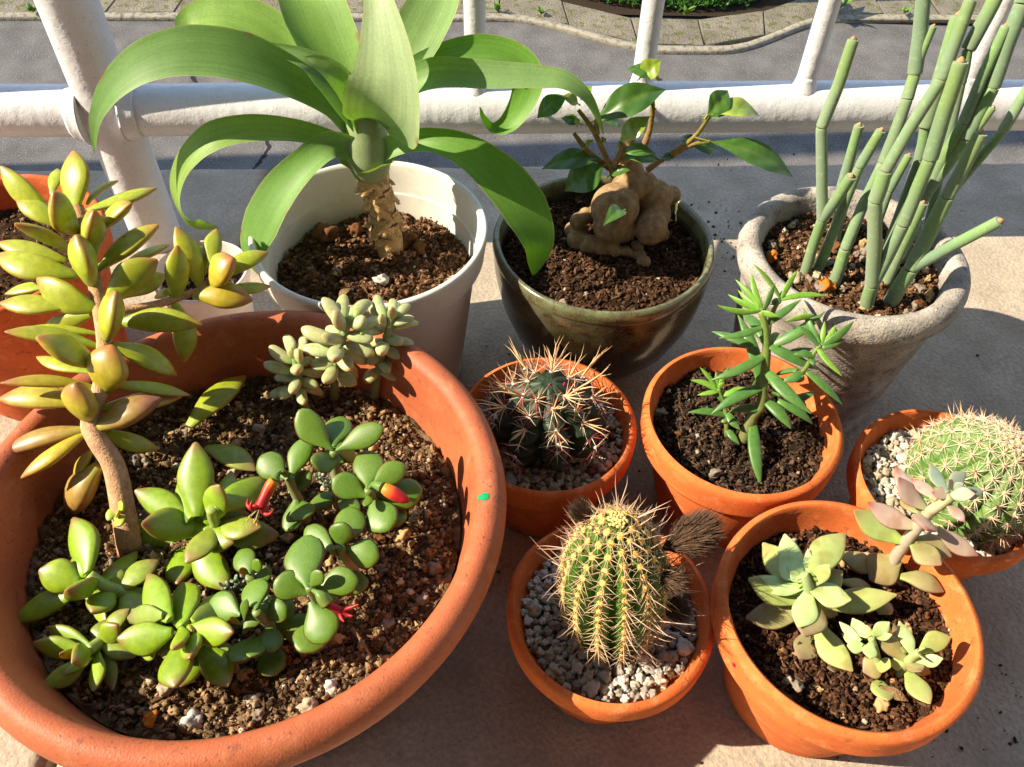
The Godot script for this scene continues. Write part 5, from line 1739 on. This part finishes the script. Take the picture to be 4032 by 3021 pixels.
const T_jade_small := {"at": [-1397, 1000, -2167], "stem": [[0, 0, 0], [20, 104, 20], [0, 208, 0], [0, 260, 0]],
	"leaves": [
		[0, 266, -7, -105, 229, -173, 144, 0],
		[9, 266, -7, 69, 390, -29, 72, 0],
		[-9, 238, 3, 113, 267, -30, 98, 0],
		[0, 266, -7, -28, 361, 7, 43, 0]]}
const T_jade_front := {"at": [-1245, 1000, -1955], "stem": [[0, 0, 0], [4, 144, 36], [-32, 288, 32], [-40, 360, 40]],
	"leaves": [
		[-40, 371, 28, -116, 322, -151, 173, 0],
		[-122, 348, 54, -326, 273, -49, 173, 0],
		[-101, 326, 78, -93, 410, -7, 47, 0],
		[-109, 312, 94, -154, 401, 94, 38, 0],
		[-123, 237, 104, -50, 296, 0, 97, 0],
		[-27, 270, 32, 99, 314, -18, 139, 0],
		[-78, 179, 80, -133, 275, 271, 135, 0],
		[-20, 167, 46, -48, 267, 240, 122, 0],
		[12, 179, 24, 227, 148, 60, 169, 0],
		[-20, 85, 45, 51, 117, 272, 176, 1]]}
const T_flower_open := [
		[-1273, 1460, -2718],
		[-1294, 1510, -2680],
		[-1310, 1510, -2630],
		[-1341, 1480, -2588],
		[-1379, 1430, -2498]]
const T_flower_bud := [
		[-779, 1510, -2593],
		[-739, 1580, -2571],
		[-683, 1600, -2537],
		[-538, 1560, -2477]]
const T_flower_small := [
		[-978, 1520, -1963],
		[-939, 1530, -1937],
		[-896, 1490, -1906],
		[-841, 1440, -1897]]
const T_bean_left := {"at": [-1358, 1040, -3498], "stem": [[0, 0, 0], [-22, 140, -28], [-35, 280, -65], [-31, 390, -99], [-42, 450, -136]],
	"leaves": [
		[-46, 390, -98, -206, 456, -173, 83, 0],
		[-53, 433, -125, -136, 420, -307, 77, 0],
		[-20, 424, -122, -20, 410, -321, 68, 0],
		[-40, 407, -109, -47, 507, -111, 57, 0],
		[-7, 389, -100, 12, 525, -73, 79, 0],
		[-50, 319, -76, -251, 353, -115, 83, 0],
		[-45, 270, -61, -207, 215, -117, 74, 0],
		[-35, 357, -89, 9, 450, 34, 88, 0],
		[-40, 275, -63, -35, 318, 101, 78, 0],
		[-73, 204, -38, -240, 140, -18, 74, 0],
		[-63, 202, -39, -121, 242, 82, 74, 0],
		[-24, 210, -48, 26, 209, 104, 74, 0],
		[-28, 256, -60, 101, 229, -29, 74, 0],
		[0, 323, -81, 112, 211, -166, 67, 0],
		[-5, 367, -94, 27, 273, -244, 66, 0],
		[-6, 196, -47, 92, 63, -118, 67, 0]]}
const T_bean_mid := {"at": [-1201, 1040, -3611], "stem": [[0, 0, 0], [27, 180, 5], [62, 360, 4], [110, 520, -22], [157, 640, -40], [195, 720, -82]],
	"leaves": [
		[148, 643, -44, 6, 771, -189, 91, 0],
		[150, 699, -76, 118, 706, -293, 81, 0],
		[157, 640, -40, 105, 791, -53, 86, 0],
		[173, 676, -59, 182, 689, -208, 70, 0],
		[223, 720, -83, 279, 679, -270, 85, 0],
		[192, 661, -48, 286, 734, -64, 81, 0],
		[211, 650, -39, 363, 627, -167, 77, 0],
		[249, 633, -24, 369, 536, -152, 77, 0],
		[98, 551, -31, -138, 600, -86, 100, 0],
		[136, 575, -30, 33, 687, 66, 82, 0],
		[116, 577, -34, 1, 534, -166, 76, 0],
		[159, 607, -33, 328, 593, -10, 88, 0],
		[125, 523, -20, 328, 494, 23, 103, 0],
		[85, 470, -15, -142, 479, -26, 94, 0],
		[64, 378, 1, -103, 371, 9, 91, 0],
		[89, 505, -22, 110, 598, 177, 109, 0],
		[51, 352, 4, 18, 373, 169, 91, 0],
		[80, 428, -8, 185, 446, 125, 94, 0],
		[66, 316, 4, 190, 253, 77, 91, 0],
		[124, 463, -9, 263, 310, -83, 79, 0],
		[103, 366, 8, 173, 185, -43, 77, 0],
		[70, 432, -10, -94, 361, -98, 79, 0]]}
const T_bean_right := {"at": [-934, 1040, -3633], "stem": [[0, 0, 0], [40, 200, -18], [85, 380, -46], [124, 520, -77], [160, 640, -123], [175, 690, -155]],
	"leaves": [
		[121, 646, -130, 49, 666, -315, 76, 0],
		[168, 665, -139, 145, 635, -315, 65, 0],
		[199, 655, -130, 262, 627, -275, 65, 0],
		[167, 640, -123, 173, 759, -104, 61, 0],
		[158, 611, -111, 305, 640, -145, 67, 0],
		[147, 576, -98, 324, 549, -187, 70, 0],
		[120, 626, -122, 3, 615, -259, 65, 0],
		[127, 579, -101, 101, 696, -108, 59, 0],
		[115, 524, -80, 234, 507, -50, 79, 0],
		[133, 499, -71, 292, 429, -117, 68, 0],
		[102, 484, -71, 110, 544, 88, 88, 0],
		[98, 427, -57, 228, 398, -24, 73, 0],
		[82, 343, -40, 249, 283, -67, 67, 0],
		[70, 389, -50, -5, 347, -3, 69, 0],
		[66, 341, -41, 144, 347, 63, 67, 0],
		[55, 265, -29, 180, 225, 16, 75, 0],
		[43, 263, -30, -36, 207, 34, 86, 0],
		[93, 493, -75, -21, 383, -136, 66, 0],
		[180, 666, -139, 192, 643, -276, 49, 0]]}
const T_agave := {"at": [-1082, 1917, -5202], "trunk": [[109, -847, 100], [76, -574, 40], [34, -360, 0], [3, -119, 0]], "straps": [
		[[-28, 162, 0, 201], [-208, 366, -50, 197], [-421, 566, 0, 265], [-706, 744, 60, 328], [-1011, 818, 120, 329], [-1298, 783, 180, 279], [-1542, 644, 240, 198], [-1710, 452, 280, 108], [-1780, 299, 300, 56], [-1817, 161, 310, 6]],
		[[-41, 147, -80, 188], [-257, 305, -300, 267], [-520, 459, -500, 331], [-780, 620, -620, 360], [-1008, 690, -660, 343], [-1215, 677, -660, 266], [-1318, 630, -620, 172], [-1238, 624, -520, 77]],
		[[-6, 215, 0, 185], [-110, 386, -20, 211], [-252, 585, -60, 207], [-399, 695, -80, 131], [-770, 771, -120, 15]],
		[[6, 227, 20, 169], [-52, 471, 40, 193], [-136, 645, 60, 166], [-237, 734, 60, 100], [-317, 766, 60, 11]],
		[[-31, 140, -120, 205], [-129, 388, -250, 341], [-241, 609, -380, 443], [-344, 787, -520, 470], [-426, 904, -660, 425], [-516, 1019, -840, 305], [-625, 1122, -1100, 31]],
		[[83, 284, 40, 243], [160, 404, 220, 527], [225, 566, 340, 593], [261, 749, 380, 561], [260, 895, 330, 465], [242, 1031, 240, 341], [213, 1149, 120, 220], [176, 1251, -40, 148], [122, 1364, -240, 7]],
		[[100, 196, -120, 203], [211, 436, -300, 340], [344, 628, -500, 402], [458, 778, -720, 388], [523, 877, -960, 299], [573, 965, -1200, 16]],
		[[128, 185, -140, 173], [294, 460, -260, 200], [534, 547, -400, 216], [807, 552, -500, 265], [1026, 500, -500, 267], [1140, 402, -440, 237], [1113, 257, -360, 207], [1013, 113, -300, 161], [901, 80, -260, 97], [830, 171, -240, 48], [800, 272, -230, 6]],
		[[126, 282, 20, 183], [281, 562, 100, 189], [527, 725, 160, 212], [867, 748, 200, 189], [1147, 759, 220, 160], [1356, 753, 240, 125], [1501, 670, 260, 84], [1591, 533, 260, 46], [1652, 381, 260, 4]],
		[[58, 48, 40, 172], [275, 160, 80, 154], [498, 222, 140, 174], [744, 185, 220, 249], [974, 48, 320, 334], [1147, -131, 420, 353], [1247, -336, 500, 265], [1238, -505, 540, 143], [1218, -618, 560, 6]],
		[[-41, 32, 20, 157], [-256, 145, 40, 139], [-480, 233, 80, 167], [-761, 279, 140, 203], [-1017, 254, 220, 224], [-1233, 84, 260, 182], [-1375, -153, 240, 157], [-1438, -407, 160, 147], [-1403, -590, 80, 101], [-1249, -689, 20, 7]],
		[[-13, 63, 80, 171], [-205, 175, 140, 190], [-395, 91, 260, 228], [-590, -80, 360, 292], [-740, -290, 440, 313], [-835, -480, 480, 239], [-846, -629, 500, 146], [-812, -747, 510, 10]]]}
const T_rods := [
		[43, [[-335, 0, 83], [-335, 421, 43]]],
		[43, [[-335, 421, 43], [-447, 743, -32], [-492, 1043, -107], [-453, 1311, -182], [-414, 1562, -257]]],
		[42, [[-335, 421, 43], [-285, 831, 123]]],
		[43, [[-229, 0, 35], [-214, 208, 15]]],
		[39, [[-214, 208, 15], [-178, 528, -25], [-167, 776, -65], [-98, 1033, -105]]],
		[35, [[-45, 20, -272], [-66, 346, -300], [-47, 665, -332]]],
		[41, [[-39, 10, -285], [-115, 430, -328], [-125, 898, -385]]],
		[46, [[-148, 0, 185], [-149, 253, 155]]],
		[43, [[-149, 253, 155], [-113, 587, 75], [-48, 851, -5], [5, 1056, -85], [18, 1223, -165], [42, 1357, -245]]],
		[51, [[42, 1357, -245], [18, 1572, -312], [-36, 1811, -378], [-53, 1923, -445]]],
		[24, [[42, 1357, -245], [50, 1658, -265]]],
		[54, [[19, 0, 432], [-4, 168, 432]]],
		[53, [[-4, 168, 432], [-66, 213, 402], [-149, 482, 372], [-176, 798, 342], [-176, 1002, 312]]],
		[42, [[-176, 1002, 312], [-88, 1320, 237], [4, 1538, 162], [25, 1825, 87], [58, 1938, 12]]],
		[49, [[-4, 168, 432], [45, 648, 385], [76, 940, 339], [78, 1083, 292]]],
		[53, [[78, 1083, 292], [57, 1321, 232], [68, 1656, 172]]],
		[60, [[215, 0, 383], [237, 279, 383]]],
		[57, [[237, 279, 383], [256, 514, 333], [302, 800, 283]]],
		[49, [[302, 800, 283], [315, 1014, 243], [365, 1217, 203]]],
		[44, [[237, 279, 383], [437, 432, 453], [553, 802, 523]]],
		[39, [[246, 10, 160], [283, 309, 98], [310, 574, 40]]],
		[33, [[204, 30, -199], [215, 441, -279], [278, 702, -339]]],
		[50, [[442, 10, -139], [431, 452, -201], [521, 647, -238], [577, 876, -279]]],
		[59, [[577, 876, -279], [628, 1023, -339], [661, 1193, -399]]],
		[60, [[661, 1193, -399], [665, 1458, -472], [689, 1682, -546], [712, 1847, -619]]],
		[41, [[341, 30, -204], [376, 274, -273], [383, 645, -380], [361, 860, -444]]],
		[60, [[361, 860, -444], [388, 1158, -554], [384, 1543, -664]]],
		[45, [[406, 10, -92], [432, 433, -179], [446, 651, -228], [531, 976, -312]]],
		[40, [[531, 976, -312], [565, 1230, -379], [594, 1334, -445], [634, 1556, -512]]],
		[34, [[302, 800, 283], [394, 952, 236], [478, 1113, 190], [530, 1198, 143]]],
		[37, [[530, 1198, 143], [559, 1412, 93], [629, 1579, 43]]],
		[32, [[521, 647, -238], [642, 753, -278], [682, 1095, -318]]],
		[38, [[607, 10, -216], [558, 643, -391], [529, 1136, -547], [513, 1341, -616]]],
		[54, [[513, 1341, -616], [553, 1519, -669], [617, 1678, -723], [641, 1781, -776]]]]
const T_needle := {"at": [1583, 880, -3476], "stem": [[0, 0, 0], [44, 170, -85], [85, 250, -109], [73, 390, -165], [57, 600, -242], [21, 770, -301], [-28, 890, -344]], "branches": [[[83, 420, -169], [225, 500, -132], [289, 590, -141], [323, 690, -181], [352, 750, -198]], [[-106, 10, -32], [-130, 150, -111], [-163, 240, -168], [-201, 310, -196]], [[95, 590, -374], [81, 727, -424], [106, 816, -474], [135, 833, -504]]],
	"leaves": [
		[-38, 890, -344, -306, 910, -367, 43, 1],
		[-38, 897, -352, -219, 902, -480, 43, 1],
		[-44, 911, -368, -180, 979, -536, 38, 1],
		[-44, 907, -364, -158, 924, -502, 36, 1],
		[-28, 904, -360, -85, 1022, -561, 40, 1],
		[-12, 897, -352, 54, 1000, -485, 43, 0],
		[-32, 885, -342, 64, 903, -285, 43, 1],
		[-40, 657, -259, -282, 640, -405, 61, 0],
		[1, 787, -306, -280, 737, -248, 48, 0],
		[15, 802, -314, 235, 911, -437, 53, 0],
		[28, 702, -278, -71, 675, -560, 75, 0],
		[68, 657, -263, 398, 854, -397, 70, 0],
		[54, 401, -170, -82, 633, -579, 87, 0],
		[52, 600, -242, -300, 486, -112, 68, 0],
		[49, 674, -268, 378, 572, -153, 73, 0],
		[85, 385, -163, -265, 260, -16, 77, 0],
		[70, 496, -204, 313, 451, 120, 89, 0],
		[104, 233, -94, -127, 218, -77, 63, 0],
		[190, 291, -122, 424, 191, -9, 70, 0],
		[102, 286, -123, 244, 250, 83, 83, 0],
		[50, 127, -62, 69, -35, 340, 92, 0],
		[225, 280, -117, 437, 357, -159, 63, 0],
		[48, 530, -217, 91, 545, -235, 49, 0],
		[26, 680, -270, 9, 581, -443, 44, 0],
		[106, 591, -374, 212, 537, -509, 45, 0],
		[56, 483, -200, 49, 233, -271, 62, 0],
		[166, 393, -78, 125, 291, -194, 49, 0],
		[346, 757, -206, 262, 863, -417, 45, 0],
		[348, 744, -197, 199, 829, -294, 45, 0],
		[357, 754, -202, 379, 841, -318, 36, 1],
		[362, 750, -199, 444, 836, -296, 36, 1],
		[373, 750, -199, 546, 877, -291, 52, 0],
		[365, 733, -186, 512, 775, -234, 48, 0],
		[341, 726, -191, 461, 682, 0, 45, 1],
		[335, 677, -172, 196, 682, -177, 48, 0],
		[186, 612, -250, 361, 623, -291, 54, 0],
		[301, 574, -127, 533, 439, 27, 58, 0],
		[308, 656, -168, 307, 677, -91, 48, 0],
		[317, 668, -172, 219, 547, -328, 53, 0],
		[283, 566, -133, 155, 522, -82, 61, 0],
		[245, 561, -151, 177, 369, -278, 61, 0],
		[256, 492, -112, 276, 569, -102, 49, 0],
		[-213, 317, -204, -329, 403, -302, 38, 1],
		[-194, 298, -191, -388, 341, -240, 43, 1],
		[-193, 293, -189, -339, 271, -168, 35, 1],
		[-195, 309, -197, -134, 396, -315, 33, 1],
		[-201, 310, -196, -212, 356, -307, 35, 1],
		[-166, 262, -179, 4, 297, -226, 51, 1],
		[-138, 220, -156, -237, 285, -231, 66, 0],
		[-123, 139, -105, -386, 150, -117, 56, 0],
		[-125, 160, -117, -47, 128, 7, 61, 0],
		[-112, 53, -57, -38, 30, 52, 51, 0],
		[-120, 118, -93, -159, 102, -75, 38, 0],
		[-195, 309, -197, -170, 362, -212, 30, 1],
		[136, 847, -520, -44, 990, -682, 44, 1],
		[145, 844, -516, 247, 968, -658, 41, 1],
		[140, 840, -512, 444, 860, -534, 44, 1],
		[140, 837, -508, 67, 825, -479, 49, 0],
		[140, 840, -512, 177, 831, -605, 34, 0],
		[305, 872, -337, 125, 844, -306, 40, 1]]}
const T_ghost_large := {"at": [1770, 880, -2119], "stem": [[0, 0, 0], [-30, 120, -68], [-69, 240, -111], [-108, 330, -137], [-130, 370, -157]],
	"leaves": [
		[-126, 297, -122, -257, 181, -460, 178, 0],
		[-82, 182, -88, -410, 260, -176, 163, 0],
		[-145, 343, -139, -147, 268, -471, 143, 1],
		[-75, 337, -145, 159, 384, -414, 177, 0],
		[-78, 355, -156, 112, 267, -448, 122, 0],
		[-85, 291, -127, -292, 251, -94, 72, 1],
		[-133, 333, -135, -222, 289, -285, 105, 1],
		[-98, 304, -130, -74, 374, -312, 67, 1],
		[-121, 320, -131, -202, 365, -168, 67, 1],
		[-98, 304, -130, -120, 285, -225, 86, 1],
		[-72, 277, -124, -15, 465, -161, 91, 1],
		[-110, 340, -142, -74, 314, -275, 48, 1],
		[-60, 122, -66, -410, 84, -22, 159, 2],
		[-54, 216, -103, -162, 249, 153, 185, 2],
		[-29, 167, -86, 438, 206, -130, 147, 0],
		[0, 60, -35, 133, 67, 266, 159, 0],
		[-10, 0, 0, -134, 35, 191, 149, 2],
		[-4, 142, -79, 147, 35, -82, 102, 0],
		[103, -102, 117, 46, 35, 259, 69, 2],
		[-54, 286, -130, 28, 110, -181, 100, 0],
		[-64, 240, -112, -140, 207, -74, 67, 0]]}
const T_ghost_small := {"at": [2059, 870, -1860], "stem": [[0, 0, 0], [-11, 90, -40], [-48, 180, -88], [-79, 240, -119]],
	"leaves": [
		[-93, 240, -119, -121, 171, -261, 88, 1],
		[-70, 246, -127, 45, 248, -206, 75, 1],
		[-59, 238, -121, 38, 249, -133, 47, 1],
		[-79, 246, -126, -73, 216, -200, 47, 1],
		[-97, 185, -85, -200, 190, -90, 84, 1],
		[-68, 211, -104, -116, 241, 2, 79, 1],
		[-134, 227, -104, -201, 170, -238, 56, 1],
		[18, 90, -41, -90, 54, 0, 131, 2],
		[-23, 101, -45, 16, 170, 16, 98, 0],
		[0, 0, 0, -17, 102, 171, 122, 0],
		[-119, 197, -89, -184, 124, -189, 56, 1]]}
const T_ghost_mid := {"at": [2186, 870, -1873], "stem": [[0, 0, 0], [6, 100, -17], [22, 190, -28], [40, 230, -30]],
	"leaves": [
		[6, 130, -24, -161, 217, -123, 109, 2],
		[13, 196, -35, 6, 182, -234, 93, 1],
		[-16, 184, -49, 20, 85, -264, 87, 2],
		[44, 236, -37, 206, 288, -96, 118, 0],
		[38, 160, -12, 147, 245, 6, 74, 1],
		[0, 124, -26, 21, 223, 71, 98, 2],
		[24, 65, -3, 64, 123, 205, 131, 0],
		[32, 124, -8, 155, 59, 10, 87, 2],
		[39, 218, -26, 20, 168, -86, 37, 1],
		[42, 221, -25, 38, 300, -23, 55, 1],
		[45, 224, -24, 43, 263, 22, 42, 1],
		[44, 230, -30, 118, 220, -61, 46, 1],
		[3, 112, -22, -81, 104, -13, 75, 1]]}
const T_ghost_tall := {"at": [2246, 880, -2413], "stem": [[0, 0, 0], [36, 170, -90], [61, 260, -118], [72, 350, -134], [84, 430, -142], [106, 540, -165], [144, 620, -171], [185, 690, -183]],
	"leaves": [
		[49, 289, -130, -240, 403, -259, 162, 0],
		[88, 432, -141, -207, 521, -242, 131, 3],
		[53, 176, -87, -113, 91, 18, 223, 2],
		[86, 315, -121, 198, 338, 44, 156, 2],
		[101, 340, -118, 320, 264, -56, 138, 2],
		[179, 463, -114, 411, 367, -5, 118, 3],
		[80, 527, -172, 34, 606, -17, 146, 3],
		[93, 564, -183, -66, 676, -310, 123, 3],
		[83, 529, -171, 100, 419, -384, 101, 2],
		[166, 702, -199, 106, 739, -367, 88, 4],
		[100, 565, -179, -20, 610, -441, 117, 3],
		[127, 643, -192, 37, 618, -346, 89, 3],
		[188, 689, -182, 70, 709, -192, 70, 3],
		[170, 681, -187, 261, 779, -142, 84, 4],
		[172, 719, -216, 308, 708, -333, 88, 4],
		[211, 705, -199, 399, 658, -246, 79, 4],
		[171, 647, -169, 231, 644, -49, 80, 3],
		[195, 714, -210, 149, 777, -230, 62, 4],
		[187, 714, -210, 229, 768, -220, 53, 4],
		[95, 528, -166, 75, 409, -374, 108, 2]]}
const T_ficus_branch := [
		[[-4, 897, 100], [-42, 979, 100], [-177, 1233, 80], [-295, 1372, 40]],
		[[-35, 935, 60], [-189, 1059, 80], [-314, 1226, 100]],
		[[-162, 1218, 80], [-164, 1327, 60]],
		[[22, 1027, 120], [140, 1076, 140]],
		[[248, 886, 0], [365, 1033, 40], [512, 1206, 80], [584, 1387, 100]],
		[[213, 1006, -120], [242, 1124, -140], [238, 1296, -140], [215, 1420, -160]],
		[[368, 1016, 40], [508, 1151, 80], [624, 1204, 120]],
		[[-13, 980, 100], [25, 1123, 120], [3, 1192, 130]]]
const T_ficus_leaf := [
		[-371, 1484, 60, -577, 1340, 100, 126, 0],
		[-299, 1416, 40, -412, 1494, 80, 80, 1],
		[-276, 1460, 40, -213, 1526, 0, 67, 1],
		[-169, 1312, 60, 286, 1503, -40, 203, 0],
		[122, 1505, -160, 248, 1626, -180, 129, 1],
		[243, 1508, -160, 25, 1574, -160, 108, 0],
		[237, 1304, -140, 52, 1416, -80, 104, 0],
		[3, 1184, 130, 185, 1364, 80, 130, 1],
		[13, 1107, 120, 258, 1128, 160, 83, 0],
		[32, 1060, 120, 310, 1035, 100, 97, 0],
		[-103, 1026, 100, -528, 978, 140, 154, 0],
		[-86, 991, 120, -357, 844, 220, 211, 0],
		[-35, 910, 120, 91, 991, 160, 85, 0],
		[589, 1395, 100, 932, 1388, 60, 160, 1],
		[564, 1406, 120, 697, 1522, 0, 146, 0],
		[598, 1361, 80, 726, 1421, 0, 81, 0],
		[624, 1204, 120, 1265, 980, 160, 178, 0],
		[499, 1138, 60, 733, 1058, 0, 97, 0],
		[519, 1118, 40, 454, 1145, -40, 84, 0],
		[323, 1020, 60, 401, 1044, 80, 63, 0],
		[55, 787, 360, -96, 853, 600, 105, 0],
		[-296, 1275, 80, -313, 1331, 60, 41, 1],
		[-275, 1279, 60, -406, 1309, 40, 75, 0],
		[-114, 1157, 80, -89, 1181, 80, 50, 1],
		[-236, 1119, 100, -171, 1171, 80, 42, 1],
		[-114, 1226, -60, 40, 1154, -160, 97, 0]]
const T_ficus_lobe := [
		[70, 430, -155, 189],
		[46, 318, -75, 143],
		[139, 267, -95, 110],
		[385, 432, -295, 145],
		[360, 299, -75, 131],
		[396, 344, -195, 126],
		[537, 401, -375, 76],
		[461, 424, -335, 85],
		[190, 547, -295, 130],
		[294, 536, -315, 109],
		[176, 649, -345, 102],
		[160, 742, -365, 79],
		[142, 831, -375, 65],
		[127, 902, -385, 56],
		[104, 554, -295, 62],
		[-79, 318, -235, 57],
		[-144, 317, -195, 63],
		[-206, 287, -155, 69],
		[-232, 138, -230, 74],
		[-197, 147, -102, 92],
		[-104, 145, -34, 89],
		[-3, 140, 1, 79],
		[87, 135, 15, 66],
		[171, 129, 17, 54],
		[271, 129, -48, 54],
		[286, 129, 54, 53],
		[308, 130, 134, 56],
		[210, 122, 32, 38],
		[485, 134, -213, 64]]
const T_fallen := [
		[-2065, 1120, -3273, 263, 0, -445, 203],
		[-1922, 1100, -3121, 357, 0, 166, 158],
		[1997, 940, -2569, 199, 0, 109, 156],
		[2310, 960, -2418, 229, 0, 93, 139],
		[1972, 920, -2396, 165, 0, 29, 89],
		[2134, 920, -2204, 95, 0, -56, 112]]
